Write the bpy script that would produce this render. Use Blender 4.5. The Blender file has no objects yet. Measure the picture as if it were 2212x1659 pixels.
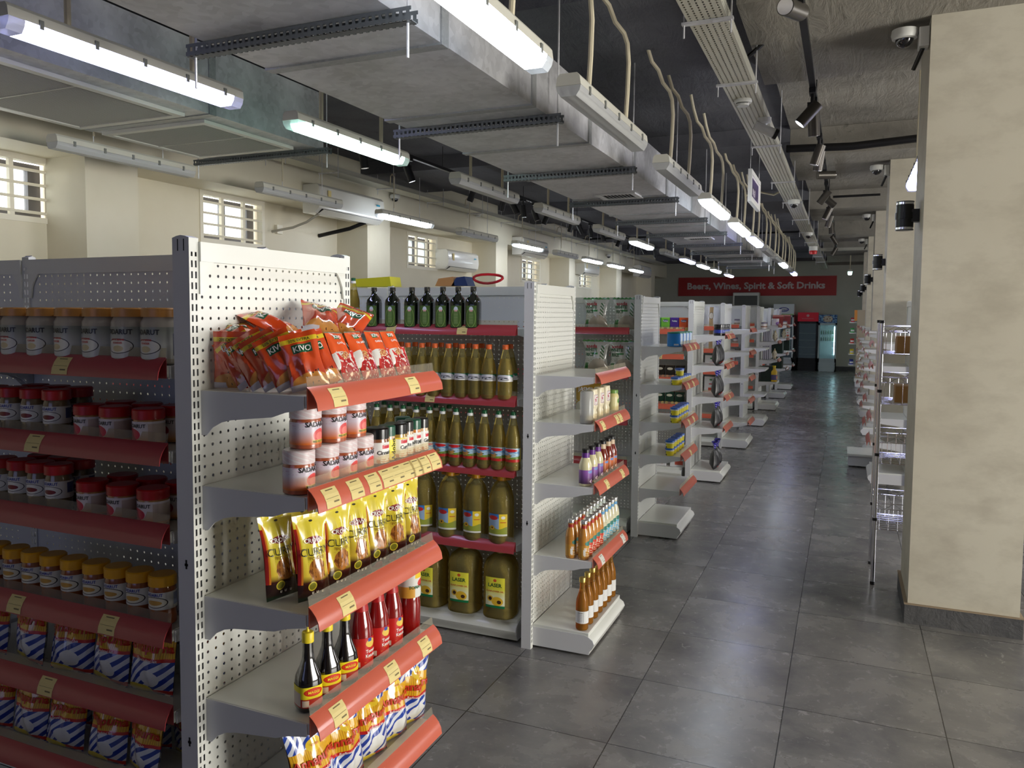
import bpy, bmesh, math, random
from math import sin, cos, pi, radians
from mathutils import Vector, Matrix
C = bpy.context.scene
COL = C.collection
R_ = random.Random(7)

# ------------------------------------------------------------ camera
cam_d = bpy.data.cameras.new('camera'); cam = bpy.data.objects.new('camera', cam_d); COL.objects.link(cam)
cam_d.sensor_width = 36.0
cam_d.lens = 1751.86 / 2212 * 36.0
cam_d.shift_x = 79.139 / 2212
cam_d.shift_y = -34.483 / 2212
cam_d.clip_start = 0.05; cam_d.clip_end = 200
yaw, pit, rol = -0.42757457, -0.06589574, 0.00530429
f_ = Vector((sin(yaw)*cos(pit), cos(yaw)*cos(pit), sin(pit))); r_ = Vector((cos(yaw), -sin(yaw), 0)); u_ = r_.cross(f_)
r2 = cos(rol)*r_ + sin(rol)*u_; u2 = -sin(rol)*r_ + cos(rol)*u_
mw = Matrix(((r2.x, u2.x, -f_.x, 0), (r2.y, u2.y, -f_.y, 0), (r2.z, u2.z, -f_.z, 1.65), (0, 0, 0, 1)))
cam.matrix_world = mw
C.camera = cam
# ------------------------------------------------------------ view, world, daylight
C.view_settings.view_transform = 'Standard'; C.view_settings.look = 'None'; C.view_settings.gamma = 1
C.view_settings.use_curve_mapping = False; C.view_settings.exposure = 0.0
W = bpy.data.worlds.new('daylight'); C.world = W; W.use_nodes = True
bg = W.node_tree.nodes['Background']; bg.inputs[0].default_value = (1.0, 0.97, 0.93, 1); bg.inputs[1].default_value = 5.0

def area(name, loc, rot, sx, sy, power, col):
    d = bpy.data.lights.new(name, 'AREA'); d.shape = 'RECTANGLE'; d.size = sx; d.size_y = sy; d.energy = power; d.color = col
    o = bpy.data.objects.new(name, d); COL.objects.link(o); o.location = loc; o.rotation_euler = rot; return o
# daylight entering through the storefront on the right hand wall, plus an added blue fill behind the camera
area('storefront_daylight', (6.25, 2.1, 1.5), (0, radians(90), 0), 2.4, 2.9, 430, (1.0, 0.97, 0.90))
area('side_window_daylight', (6.25, 8.6, 1.6), (0, radians(90), 0), 2.2, 2.4, 170, (0.97, 0.97, 1.0))
area('side_window_daylight', (6.25, 15.6, 1.6), (0, radians(90), 0), 2.2, 2.4, 120, (0.95, 0.97, 1.0))

area('added_blue_fill', (-2.2, -3.9, 1.9), (radians(90), 0, 0), 3.0, 1.6, 11, (0.50, 0.56, 1.0))  # unseen lamp added to tint the shaded camera-facing sides blue

# ------------------------------------------------------------ materials
def L(c):
    o = []
    for v in c[:3]:
        v /= 255.0
        o.append(v/12.92 if v <= 0.04045 else ((v+0.055)/1.055)**2.4)
    return tuple(o) + (1.0,)
MATS = {}
def bsdf(m): return m.node_tree.nodes['Principled BSDF']
def mat(name, col=(200, 200, 200), rough=0.5, metal=0.0, emit=None, es=0.0, spec=None, coat=0.0, trans=0.0, ior=1.45, bump=None, alpha=None):
    if name in MATS: return MATS[name]
    m = bpy.data.materials.new(name); m.use_nodes = True; b = bsdf(m)
    b.inputs['Base Color'].default_value = L(col); b.inputs['Roughness'].default_value = rough; b.inputs['Metallic'].default_value = metal
    if spec is not None: b.inputs['Specular IOR Level'].default_value = spec
    if coat: b.inputs['Coat Weight'].default_value = coat; b.inputs['Coat Roughness'].default_value = 0.08
    if emit: b.inputs['Emission Color'].default_value = L(emit); b.inputs['Emission Strength'].default_value = es
    if trans: b.inputs['Transmission Weight'].default_value = trans; b.inputs['IOR'].default_value = ior
    if bump:
        nt = m.node_tree; n = nt.nodes.new('ShaderNodeTexNoise'); n.inputs['Scale'].default_value = bump[0]; n.inputs['Detail'].default_value = 4
        tc = nt.nodes.new('ShaderNodeTexCoord'); nt.links.new(tc.outputs['Object'], n.inputs['Vector'])
        bp = nt.nodes.new('ShaderNodeBump'); bp.inputs['Strength'].default_value = bump[1]; bp.inputs['Distance'].default_value = bump[2]
        nt.links.new(n.outputs['Fac'], bp.inputs['Height']); nt.links.new(bp.outputs['Normal'], b.inputs['Normal'])
    MATS[name] = m; return m
def glassy(name, tint, tmix, rough=0.05, diff=None):
    """clear plastic or glass: see-through with a sheen"""
    if name in MATS: return MATS[name]
    m = bpy.data.materials.new(name); m.use_nodes = True; nt = m.node_tree; b = bsdf(m)
    b.inputs['Base Color'].default_value = L(diff or tint); b.inputs['Roughness'].default_value = rough
    t = nt.nodes.new('ShaderNodeBsdfTransparent'); t.inputs[0].default_value = L(tint)
    mx = nt.nodes.new('ShaderNodeMixShader'); fr = nt.nodes.new('ShaderNodeFresnel'); fr.inputs[0].default_value = 1.3
    mm = nt.nodes.new('ShaderNodeMath'); mm.operation = 'MAXIMUM'; mm.inputs[1].default_value = 1 - tmix
    nt.links.new(fr.outputs[0], mm.inputs[0]); nt.links.new(mm.outputs[0], mx.inputs[0])
    nt.links.new(t.outputs[0], mx.inputs[1]); nt.links.new(b.outputs[0], mx.inputs[2])
    nt.links.new(mx.outputs[0], nt.nodes['Material Output'].inputs['Surface'])
    MATS[name] = m; return m
class NT:
    def __init__(s, name, rough=0.5, metal=0.0, coat=0.0):
        s.m = bpy.data.materials.new(name); s.m.use_nodes = True; s.t = s.m.node_tree; s.b = bsdf(s.m)
        s.b.inputs['Roughness'].default_value = rough; s.b.inputs['Metallic'].default_value = metal
        if coat: s.b.inputs['Coat Weight'].default_value = coat; s.b.inputs['Coat Roughness'].default_value = 0.1
        MATS[name] = s.m
    def put(s, sock, v):
        if isinstance(v, (int, float)): sock.default_value = v
        elif isinstance(v, tuple): sock.default_value = v
        else: s.t.links.new(v, sock)
    def ma(s, op, a, b=None, c=None):
        n = s.t.nodes.new('ShaderNodeMath'); n.operation = op; s.put(n.inputs[0], a)
        if b is not None: s.put(n.inputs[1], b)
        if c is not None: s.put(n.inputs[2], c)
        return n.outputs[0]
    def mul(s, *a):
        o = a[0]
        for x in a[1:]: o = s.ma('MULTIPLY', o, x)
        return o
    def mix(s, f, a, b):
        n = s.t.nodes.new('ShaderNodeMix'); n.data_type = 'RGBA'; s.put(n.inputs[0], f); s.put(n.inputs[6], a); s.put(n.inputs[7], b); return n.outputs[2]
    def coord(s, kind='Object'):
        tc = s.t.nodes.new('ShaderNodeTexCoord'); sp = s.t.nodes.new('ShaderNodeSeparateXYZ'); s.t.links.new(tc.outputs[kind], sp.inputs[0])
        s.vec = tc.outputs[kind]; return sp.outputs
    def noise(s, scale, detail=3, rough=0.5, vec=None, dist=0.0):
        n = s.t.nodes.new('ShaderNodeTexNoise'); n.inputs['Scale'].default_value = scale; n.inputs['Detail'].default_value = detail
        n.inputs['Roughness'].default_value = rough; n.inputs['Distortion'].default_value = dist
        s.t.links.new(vec or s.vec, n.inputs['Vector']); return n.outputs['Fac']
    def ramp(s, f, a, b, ca=0.0, cb=1.0):
        n = s.t.nodes.new('ShaderNodeMapRange'); s.put(n.inputs[0], f); n.inputs[1].default_value = a; n.inputs[2].default_value = b
        n.inputs[3].default_value = ca; n.inputs[4].default_value = cb; return n.outputs[0]
    def mapping(s, scale):
        n = s.t.nodes.new('ShaderNodeMapping'); n.inputs['Scale'].default_value = scale; s.t.links.new(s.vec, n.inputs[0]); return n.outputs[0]
    def bump(s, h, st=0.3, d=0.01):
        n = s.t.nodes.new('ShaderNodeBump'); n.inputs['Strength'].default_value = st; n.inputs['Distance'].default_value = d
        s.put(n.inputs['Height'], h); s.t.links.new(n.outputs[0], s.b.inputs['Normal'])
    def color(s, c): s.put(s.b.inputs['Base Color'], c)
    def holes(s, mask):
        t = s.t.nodes.new('ShaderNodeBsdfTransparent'); mx = s.t.nodes.new('ShaderNodeMixShader')
        s.put(mx.inputs[0], mask); s.t.links.new(s.b.outputs[0], mx.inputs[1]); s.t.links.new(t.outputs[0], mx.inputs[2])
        s.t.links.new(mx.outputs[0], s.t.nodes['Material Output'].inputs['Surface'])
def rectmask(n, U, V, u0, v0, u1, v1):
    return n.mul(n.ma('GREATER_THAN', U, u0), n.ma('LESS_THAN', U, u1), n.ma('GREATER_THAN', V, v0), n.ma('LESS_THAN', V, v1))
def design(name, base, layers, rough=0.35, coat=0.0, alpha_v=None, alpha=0.6):
    """printed packaging drawn over the unit uv square"""
    if name in MATS: return MATS[name]
    n = NT(name, rough, coat=coat); c = n.coord('UV'); U, V = c[0], c[1]; col = L(base)
    for l in layers:
        k = l[0]
        if k == 'r': msk = rectmask(n, U, V, *l[1:5]); cc = L(l[5])
        elif k == 'e':
            a = n.ma('DIVIDE', n.ma('SUBTRACT', U, l[1]), l[3]); b = n.ma('DIVIDE', n.ma('SUBTRACT', V, l[2]), l[4])
            msk = n.ma('LESS_THAN', n.ma('ADD', n.mul(a, a), n.mul(b, b)), 1.0); cc = L(l[5])
        elif k == 's':
            an = radians(l[1]); w = n.ma('ADD', n.mul(U, cos(an)), n.mul(V, sin(an)))
            if len(l) > 9: w = n.ma('ADD', w, n.mul(n.ma('SINE', n.mul(U, 5.0)), l[9]))
            fr = n.ma('FRACT', n.mul(w, l[2])); msk = n.mul(n.ma('LESS_THAN', fr, l[3]), rectmask(n, U, V, *l[5:9])); cc = L(l[4])
        elif k == 'g': msk = n.ramp(V, l[1], l[2]); cc = L(l[3])
        elif k == 'n':
            msk = n.mul(n.ma('GREATER_THAN', n.noise(l[1], 2), l[2]), rectmask(n, U, V, *l[4:8])); cc = L(l[3])
        elif k == 'm':   # ragged hill edge: v below line+noise
            msk = n.mul(n.ma('LESS_THAN', V, n.ma('ADD', l[1], n.mul(n.ma('SINE', n.mul(U, l[3])), l[2]))), n.ma('GREATER_THAN', V, l[4])); cc = L(l[5])
        col = n.mix(msk, col, cc)
    n.color(col)
    if alpha_v is not None:
        n.holes(n.mul(n.ma('GREATER_THAN', V, alpha_v), alpha))
    return n.m
def perf(name, base, ax, pu, pv, rad, u0, v0, u1, v1, rough=0.35, ou=0.0, ov=0.0, square=False, metal=0.0, hw=None, hh=None):
    if name in MATS: return MATS[name]
    n = NT(name, rough, metal); c = n.coord('Object'); U, V = c[ax[0]], c[ax[1]]
    fu = n.mul(n.ma('SUBTRACT', n.ma('FRACT', n.ma('DIVIDE', n.ma('SUBTRACT', U, ou), pu)), 0.5), pu)
    fv = n.mul(n.ma('SUBTRACT', n.ma('FRACT', n.ma('DIVIDE', n.ma('SUBTRACT', V, ov), pv)), 0.5), pv)
    if square: msk = n.mul(n.ma('LESS_THAN', n.ma('ABSOLUTE', fu), hw), n.ma('LESS_THAN', n.ma('ABSOLUTE', fv), hh))
    else: msk = n.ma('LESS_THAN', n.ma('ADD', n.mul(fu, fu), n.mul(fv, fv)), rad*rad)
    msk = n.mul(msk, rectmask(n, U, V, u0, v0, u1, v1))
    n.color(L(base)); n.holes(msk); return n.m

# ------------------------------------------------------------ mesh builder
class MB:
    def __init__(s): s.v = []; s.f = []; s.mi = []; s.uv = []; s.ms = []
    def m(s, mt):
        if mt not in s.ms: s.ms.append(mt)
        return s.ms.index(mt)
    def poly(s, pts, mt, uv=None):
        b = len(s.v); s.v += [tuple(p) for p in pts]; s.f.append(list(range(b, b+len(pts)))); s.mi.append(s.m(mt)); s.uv.append(uv or [(0, 0)]*len(pts))
    def box(s, x0, y0, z0, x1, y1, z1, mt, uvf=True):
        a = len(s.v); s.v += [(x0,y0,z0),(x1,y0,z0),(x1,y1,z0),(x0,y1,z0),(x0,y0,z1),(x1,y0,z1),(x1,y1,z1),(x0,y1,z1)]
        q = [(0,0),(1,0),(1,1),(0,1)]
        for f in ((0,3,2,1),(4,5,6,7),(0,1,5,4),(1,2,6,5),(2,3,7,6),(3,0,4,7)):
            s.f.append([a+i for i in f]); s.mi.append(s.m(mt)); s.uv.append(q)
        return s
    def prism(s, poly, ax, a, b, mt):
        """poly of (p,q) extruded along ax; ax 0: (y,z), 1: (x,z), 2: (x,y)"""
        def P(p, t): return (t, p[0], p[1]) if ax == 0 else (p[0], t, p[1]) if ax == 1 else (p[0], p[1], t)
        n = len(poly); i0 = len(s.v); s.v += [P(p, a) for p in poly] + [P(p, b) for p in poly]; k = s.m(mt)
        fs = [list(range(i0, i0+n)), list(range(i0+2*n-1, i0+n-1, -1))] + [[i0+i, i0+n+i, i0+n+(i+1) % n, i0+(i+1) % n] for i in range(n)]
        for f in fs: s.f.append(f); s.mi.append(k); s.uv.append([(0, 0)]*len(f))
        return s
    def lathe(s, prof, mt, n=20, cx=0, cy=0, z0=0, sx=1, sy=1, cap=True, a0=0.0, a1=2*pi, uv=False, sq=None):
        full = abs(a1-a0-2*pi) < 1e-6; k = s.m(mt); b = len(s.v); cols = n if full else n+1; zr = (prof[0][1], prof[-1][1])
        for r, z in prof:
            for i in range(cols):
                a = a0 + (a1-a0)*i/n; ca, sa = sin(a), -cos(a)
                if sq: e = sq; den = (abs(ca)**e + abs(sa)**e)**(1/e); ca, sa = ca/den, sa/den
                s.v.append((cx + r*ca*sx, cy + r*sa*sy, z0+z))
        for j in range(len(prof)-1):
            for i in range(n):
                i2 = (i+1) % cols if full else i+1
                s.f.append([b+j*cols+i, b+j*cols+i2, b+(j+1)*cols+i2, b+(j+1)*cols+i]); s.mi.append(k)
                va = (prof[j][1]-zr[0])/max(1e-6, zr[1]-zr[0]); vb = (prof[j+1][1]-zr[0])/max(1e-6, zr[1]-zr[0])
                s.uv.append([(i/n, va), ((i+1)/n, va), ((i+1)/n, vb), (i/n, vb)])
        if cap and full:
            for j, rev in ((0, True), (len(prof)-1, False)):
                if prof[j][0] > 1e-5:
                    f = [b+j*cols+i for i in range(cols)]
                    if rev: f.reverse()
                    s.f.append(f); s.mi.append(k); s.uv.append([(0.5, 0.5)]*len(f))
        return s
    def tube(s, pts, r, mt, n=8):
        pts = [Vector(p) for p in pts]; k = s.m(mt); b = len(s.v); up = Vector((0, 0, 1))
        for i, p in enumerate(pts):
            d = (pts[min(i+1, len(pts)-1)] - pts[max(i-1, 0)]).normalized()
            e = d.cross(Vector((0, 1, 0)) if abs(d.y) < 0.9 else Vector((1, 0, 0))).normalized(); g = d.cross(e)
            for j in range(n):
                a = 2*pi*j/n; q = p + e*(r*cos(a)) + g*(r*sin(a)); s.v.append(tuple(q))
        for i in range(len(pts)-1):
            for j in range(n): s.f.append([b+i*n+j, b+i*n+(j+1) % n, b+(i+1)*n+(j+1) % n, b+(i+1)*n+j]); s.mi.append(k); s.uv.append([(0, 0)]*4)
        for o in (0, len(pts)-1):
            s.f.append([b+o*n+j for j in range(n)]); s.mi.append(k); s.uv.append([(0, 0)]*n)
        return s
    def cyl(s, p0, p1, r, mt, n=12, r1=None):
        p0, p1 = Vector(p0), Vector(p1); d = (p1-p0).normalized(); e = d.cross(Vector((0, 1, 0)) if abs(d.y) < 0.9 else Vector((1, 0, 0))).normalized(); g = d.cross(e)
        k = s.m(mt); b = len(s.v); r1 = r if r1 is None else r1
        for p, rr in ((p0, r), (p1, r1)):
            for j in range(n): a = 2*pi*j/n; s.v.append(tuple(p + e*(rr*cos(a)) + g*(rr*sin(a))))
        for j in range(n): s.f.append([b+j, b+(j+1) % n, b+n+(j+1) % n, b+n+j]); s.mi.append(k); s.uv.append([(0, 0)]*4)
        s.f.append([b+j for j in range(n)][::-1]); s.mi.append(k); s.uv.append([(0, 0)]*n)
        s.f.append([b+n+j for j in range(n)]); s.mi.append(k); s.uv.append([(0, 0)]*n)
        return s
    def text(s, txt, size, mt, fn, align='C', bold=0.0, sx=1.0):
        vs, fs, w = text_geo(txt, bold); b = len(s.v); k = s.m(mt); off = {'C': -w/2, 'L': 0, 'R': -w}[align]
        for x, y in vs: s.v.append(tuple(fn((x+off)*size*sx, (y-0.34)*size)))
        for f in fs: s.f.append([b+i for i in f]); s.mi.append(k); s.uv.append([(0, 0)]*len(f))
        return s
    def build(s, name, parent=None, smooth=True, loc=None, bev=None):
        me = bpy.data.meshes.new(name); me.from_pydata(s.v, [], s.f)
        for mt in s.ms: me.materials.append(mt)
        me.polygons.foreach_set('material_index', s.mi)
        ul = me.uv_layers.new(name='UVMap'); fl = []
        for u in s.uv:
            for q in u: fl += [q[0], q[1]]
        ul.data.foreach_set('uv', fl)
        if smooth:
            me.polygons.foreach_set('use_smooth', [True]*len(me.polygons)); me.set_sharp_from_angle(angle=radians(38))
        me.update(); me.validate()
        o = bpy.data.objects.new(name, me); COL.objects.link(o); o.parent = parent
        if loc: o.location = loc
        if bev:
            md = o.modifiers.new('bevel', 'BEVEL'); md.width = bev; md.segments = 2; md.limit_method = 'ANGLE'
        return o
_tg = {}
def text_geo(txt, bold=0.0):
    key = (txt, bold)
    if key not in _tg:
        cu = bpy.data.curves.new('lettering', 'FONT'); cu.body = txt; cu.size = 1.0; cu.resolution_u = 2; cu.offset = bold
        o = bpy.data.objects.new('lettering', cu); COL.objects.link(o); bpy.context.view_layer.update()
        me = o.evaluated_get(bpy.context.evaluated_depsgraph_get()).to_mesh()
        vs = [(v.co.x, v.co.y) for v in me.vertices]; fs = [list(p.vertices) for p in me.polygons]
        w = max([v[0] for v in vs] + [0.01]); o.evaluated_get(bpy.context.evaluated_depsgraph_get()).to_mesh_clear()
        bpy.data.objects.remove(o); bpy.data.curves.remove(cu); _tg[key] = (vs, fs, w)
    return _tg[key]
def root(name, loc=(0, 0, 0), rz=0.0):
    o = bpy.data.objects.new(name, None); COL.objects.link(o); o.location = loc; o.rotation_euler = (0, 0, rz); o.empty_display_size = 0.05; return o
def tag(o, label=None, cat=None, group=None, kind=None):
    if label: o['label'] = label
    if cat: o['category'] = cat
    if group: o['group'] = group
    if kind: o['kind'] = kind
    return o
def copy_tree(o, parent=None):
    c = o.copy(); COL.objects.link(c); c.parent = parent
    for ch in list(o.children): copy_tree(ch, c)
    return c
_pro = {}
def inst(builder, loc, rz=0.0, label=None, cat=None, group=None, tilt=(0, 0), args=(), s=1.0):
    key = (builder.__name__,) + tuple(args)
    if key not in _pro: o = _pro[key] = builder(*args)
    else: o = copy_tree(_pro[key])
    o.rotation_mode = 'XYZ'
    m = Matrix.Translation(loc) @ Matrix.Rotation(rz, 4, 'Z') @ Matrix.Rotation(tilt[0], 4, 'X') @ Matrix.Rotation(tilt[1], 4, 'Y')
    o.matrix_world = m; o.scale = (s, s, s); tag(o, label, cat, group); return o
ORD = ['first', 'second', 'third', 'fourth', 'fifth', 'sixth', 'seventh', 'eighth', 'ninth', 'tenth', 'eleventh', 'twelfth', 'thirteenth', 'fourteenth', 'fifteenth', 'sixteenth']
def struct(o): o['kind'] = 'structure'; return o

# common materials
PC = mat('white_powder_coat', (228, 229, 222), 0.28, coat=0.15)
PCG = mat('shelf_side_grey_white', (214, 214, 216), 0.35)
DARK = mat('dark_slot', (14, 14, 16), 0.7)
RAIL = mat('coral_price_rail', (202, 98, 74), 0.28, coat=0.3)
RAILM = mat('shaded_price_rail', (172, 62, 68), 0.3, coat=0.3)  # same rail plastic, shade of the camera-facing side put into the colour
LIP = glassy('clear_rail_lip', (240, 232, 212), 0.84, 0.15)
TICK = mat('yellow_price_ticket', (226, 207, 140), 0.6)
TICKW = mat('white_price_ticket', (214, 214, 205), 0.6)
INK = mat('black_ink', (25, 24, 24), 0.6)
WHT = mat('white_plastic', (232, 232, 228), 0.4)
BLK = mat('black_plastic', (18, 18, 20), 0.35)
GALV = None
CHROME = mat('chrome_wire', (215, 215, 220), 0.16, 1.0)
# ============================================================ SETTING
def floor_mat():
    n = NT('slate_floor_tile', 0.3); c = n.coord('Object')
    T = 0.6; TY = 0.606
    u = n.ma('DIVIDE', n.ma('SUBTRACT', c[0], -0.187), T); v = n.ma('DIVIDE', n.ma('SUBTRACT', c[1], 2.972), TY)
    fu, fv = n.ma('FRACT', u), n.ma('FRACT', v)
    du = n.ma('MINIMUM', fu, n.ma('SUBTRACT', 1.0, fu)); dv = n.ma('MINIMUM', fv, n.ma('SUBTRACT', 1.0, fv))
    joint = n.ma('LESS_THAN', n.ma('MINIMUM', du, dv), 0.0036)
    iu, iv = n.ma('FLOOR', u), n.ma('FLOOR', v)
    rnd = n.ma('FRACT', n.mul(n.ma('SINE', n.ma('ADD', n.mul(iu, 12.98), n.mul(iv, 78.23))), 43.75))
    # each tile gets its own slate clouding
    cm = n.t.nodes.new('ShaderNodeCombineXYZ'); n.put(cm.inputs[0], n.ma('ADD', c[0], n.mul(rnd, 9.0))); n.put(cm.inputs[1], n.ma('MULTIPLY_ADD', c[1], 1.0, n.mul(rnd, 5.0))); cm.inputs[2].default_value = 0
    a = n.noise(3.0, 6, 0.65, cm.outputs[0], 0.3); b = n.noise(22, 4, 0.7, cm.outputs[0], 0.8)
    col = n.mix(n.ramp(a, 0.3, 0.7), L((98, 98, 99)), L((146, 143, 138)))
    col = n.mix(n.mul(n.ramp(b, 0.60, 0.68), 0.45), col, L((186, 184, 180)))
    col = n.mix(n.ramp(rnd, 0, 1, 0.0, 0.12), col, L((132, 124, 118)))
    col = n.mix(joint, col, L((48, 47, 46)))
    n.color(col); n.put(n.b.inputs['Roughness'], n.ramp(a, 0.3, 0.8, 0.2, 0.34))
    h = n.ma('SUBTRACT', n.mul(b, 0.3), n.mul(joint, 0.8)); n.bump(h, 0.2, 0.001); return n.m
def concrete(name, c0, c1, sc=1.4):
    n = NT(name, 0.9); n.coord('Object'); v = n.mapping((1.0, 0.25, 1.0)); a = n.noise(sc, 6, 0.62, None, 0.4); b = n.noise(9, 5, 0.7, v, 0.5)
    col = n.mix(n.ramp(a, 0.3, 0.7), L(c0), L(c1)); col = n.mix(n.mul(n.ramp(b, 0.6, 0.72), 0.5), col, L(tuple(x*0.45 for x in c0)))
    n.color(col); n.bump(b, 0.6, 0.02); return n.m
def plaster(name, c0, c1, stain=None):
    n = NT(name, 0.6); n.coord('Object'); a = n.noise(1.1, 4, 0.6); b = n.noise(14, 3)
    col = n.mix(n.ramp(a, 0.35, 0.7), L(c0), L(c1))
    if stain:
        s_ = n.noise(3.2, 5, 0.65, n.mapping((1, 1, 1.8))); col = n.mix(n.mul(n.ramp(s_, 0.46, 0.7), 0.55), col, L(stain))
    n.color(col); n.bump(b, 0.12, 0.004); return n.m
def galvanised(name, base=(206, 206, 208), sc=30):
    n = NT(name, 0.42, 0.45); n.coord('Object'); v = n.t.nodes.new('ShaderNodeTexVoronoi'); v.inputs['Scale'].default_value = sc; n.t.links.new(n.vec, v.inputs['Vector'])
    sp = n.t.nodes.new('ShaderNodeSeparateColor'); n.t.links.new(v.outputs['Color'], sp.inputs[0]); a = n.noise(4, 4)
    col = n.mix(sp.outputs[0], L(tuple(x*0.9 for x in base)), L(base)); col = n.mix(n.ramp(a, 0.4, 0.7, 0, 0.5), col, L(tuple(min(255, x*1.15) for x in base)))
    n.color(col); n.put(n.b.inputs['Roughness'], n.ramp(a, 0.3, 0.7, 0.3, 0.5)); n.bump(a, 0.08, 0.01); return n.m
FLOOR = floor_mat(); CEIL_D = concrete('dark_painted_slab', (84, 85, 92), (104, 104, 110)); CEIL_G = concrete('grey_painted_slab', (124, 120, 112), (156, 151, 140))
WALL = plaster('cream_wall_paint', (222, 214, 190), (230, 223, 202)); WALLB = plaster('grey_back_wall_paint', (176, 176, 164), (188, 187, 174))
PILL = plaster('scuffed_cream_paint', (196, 189, 170), (206, 200, 182), (166, 158, 140)); GALV = galvanised('galvanised_sheet')
SKIRT = concrete('slate_skirting', (72, 72, 74), (92, 91, 90), 4)

b = MB(); b.box(-6.6, -4, -0.12, 6.2, 27.3, 0.0, FLOOR); struct(b.build('floor', smooth=False))
b = MB(); b.box(-6.6, -4, 3.5, -0.55, 27.3, 3.62, CEIL_D); b.box(-0.55, -4, 3.46, 6.2, 27.3, 3.62, CEIL_G); struct(b.build('ceiling', smooth=False))
PY = [0.65, 4.87, 9.1, 13.4, 17.6, 21.8]            # pillar lines along the hall
for i, y in enumerate([-3.4] + PY + [26.0]):
    b = MB(); b.box(-5.45, y-0.55, 3.34, -0.55, y+1.0, 3.498, CEIL_D); b.box(-0.548, y-0.55, 3.2, 6.19, y+1.0, 3.458, CEIL_G)
    struct(b.build('trim_%d' % (i+1), smooth=False))
# left wall: beam above, columns, recessed panels with windows
cols = [(-3.6, -3.1), (0.46, 0.98), (4.58, 5.1), (8.7, 9.25), (12.78, 13.3), (16.8, 17.2), (20.75, 21.27), (24.9, 25.4)]
wins = [(2.4, 4.66, 2.36, 2.88), (6.29, 7.28, 2.36, 2.88), (10.48, 11.46, 2.33, 2.86), (15.1, 16.2, 2.3, 2.8), (18.9, 20.0, 2.3, 2.8)]
XB = -5.9
b = MB(); b.box(-6.08, -4, 2.88, -5.45, 27.3, 3.5, WALL)
ys = [-4]
segs = []; cur = -4.0
for (a, c, z0, z1) in wins:
    b.box(-6.08, cur, 0, XB, a, 2.88, WALL); b.box(-6.08, a, 0, XB, c, z0, WALL)
    if z1 < 2.878: b.box(-6.08, a, z1, XB, c, 2.88, WALL)
    cur = c
b.box(-6.08, cur, 0, XB, 27.3, 2.88, WALL)
for a, c in cols: b.box(XB, a, 0, -5.45, c, 2.88, WALL)
struct(b.build('wall_left', smooth=False))
FRM = mat('cream_window_bar_paint', (238, 232, 214), 0.45); ALU = mat('dark_aluminium_frame', (104, 102, 104), 0.4, 0.5); GLS = glassy('window_glass', (240, 244, 245), 0.93, 0.02)
for i, (a, c, z0, z1) in enumerate(wins):
    w = root('window_%d' % (i+1), (XB, (a+c)/2, (z0+z1)/2)); struct(w); hw = (c-a)/2; hh = (z1-z0)/2; fw = 0.045
    b = MB()
    for q in ((-hw, -hw+fw, -hh, hh), (hw-fw, hw, -hh, hh), (-hw+fw, hw-fw, -hh, -hh+fw), (-hw+fw, hw-fw, hh-fw, hh)): b.box(-0.06, q[0], q[2], 0.012, q[1], q[3], FRM)
    nv = 3 if hw < 0.8 else 6
    for k in range(1, nv): y = -hw + 2*hw*k/nv; b.box(-0.03, y-0.018, -hh, 0.005, y+0.018, hh, FRM)
    b.build('window_frame', w, False)
    b = MB()
    for k in range(4): z = hh-0.11-k*(2*hh-0.19)/3.0; b.cyl((0.0, -hw+0.02, z), (0.0, hw-0.02, z), 0.012, FRM, 8)
    b.build('burglar_bars', w)
    b = MB(); m_ = hw*0.33
    for q in ((-hw+fw, hw-fw, hh-fw-0.05, hh-fw), (-hw+fw, hw-fw, -hh+fw, -hh+fw+0.045), (hw-fw-0.11, hw-fw, -hh+fw+0.045, hh-fw-0.05), (-0.03-m_*0.2, 0.03-m_*0.2, -hh+fw+0.045, hh-fw-0.05)): b.box(-0.16, q[0], q[2], -0.11, q[1], q[3], ALU)
    b.build('sliding_frame', w, False)
    b = MB(); b.box(-0.14, -hw+fw, -hh+fw, -0.135, hw-fw, hh-fw, GLS); b.build('pane', w, False)
# back wall with red banner
b = MB(); b.box(-6.6, 27.2, 0, 6.2, 27.4, 3.5, WALLB); struct(b.build('wall_back', smooth=False))
b = MB(); b.box(-6.6, -4.2, 0, 6.2, -4, 3.5, mat('dark_blue_grey_paint', (84, 88, 108), 0.6))
struct(b.build('wall_front', smooth=False))
b = MB(); b.box(-3.75, -3.999, 1.05, -0.65, -3.96, 2.75, ALU); b.box(-3.7, -3.96, 1.1, -0.7, -3.95, 2.7, mat('blue_fill_pane', (150, 165, 220), 0.4)); struct(b.build('window_9', smooth=False))  # unseen framed panel added to go with the blue fill lamp
b = MB(); opens = [(0.6, 3.6, 0.25, 2.75), (7.3, 9.9, 0.5, 2.75), (14.3, 16.9, 0.5, 2.75)]; cur = -4
for a, c, z0, z1 in opens:
    b.box(6.0, cur, 0, 6.2, a, 3.5, WALL); b.box(6.0, a, 0, 6.2, c, z0, WALL); b.box(6.0, a, z1, 6.2, c, 3.5, WALL); cur = c
b.box(6.0, cur, 0, 6.2, 27.3, 3.5, WALL); struct(b.build('wall_right', smooth=False))
for i, (a, c, z0, z1) in enumerate(opens):
    b = MB(); nn = 4
    for k in range(nn+1): y = a + (c-a)*k/nn; b.box(6.05, y-0.03, z0, 6.13, y+0.03, z1, ALU)
    for z in (z0, z1-0.06, z0+1.7): b.box(6.05, a, z, 6.13, c, z+0.06, ALU)
    struct(b.build('window_%d' % (i+6), smooth=False))
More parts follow.
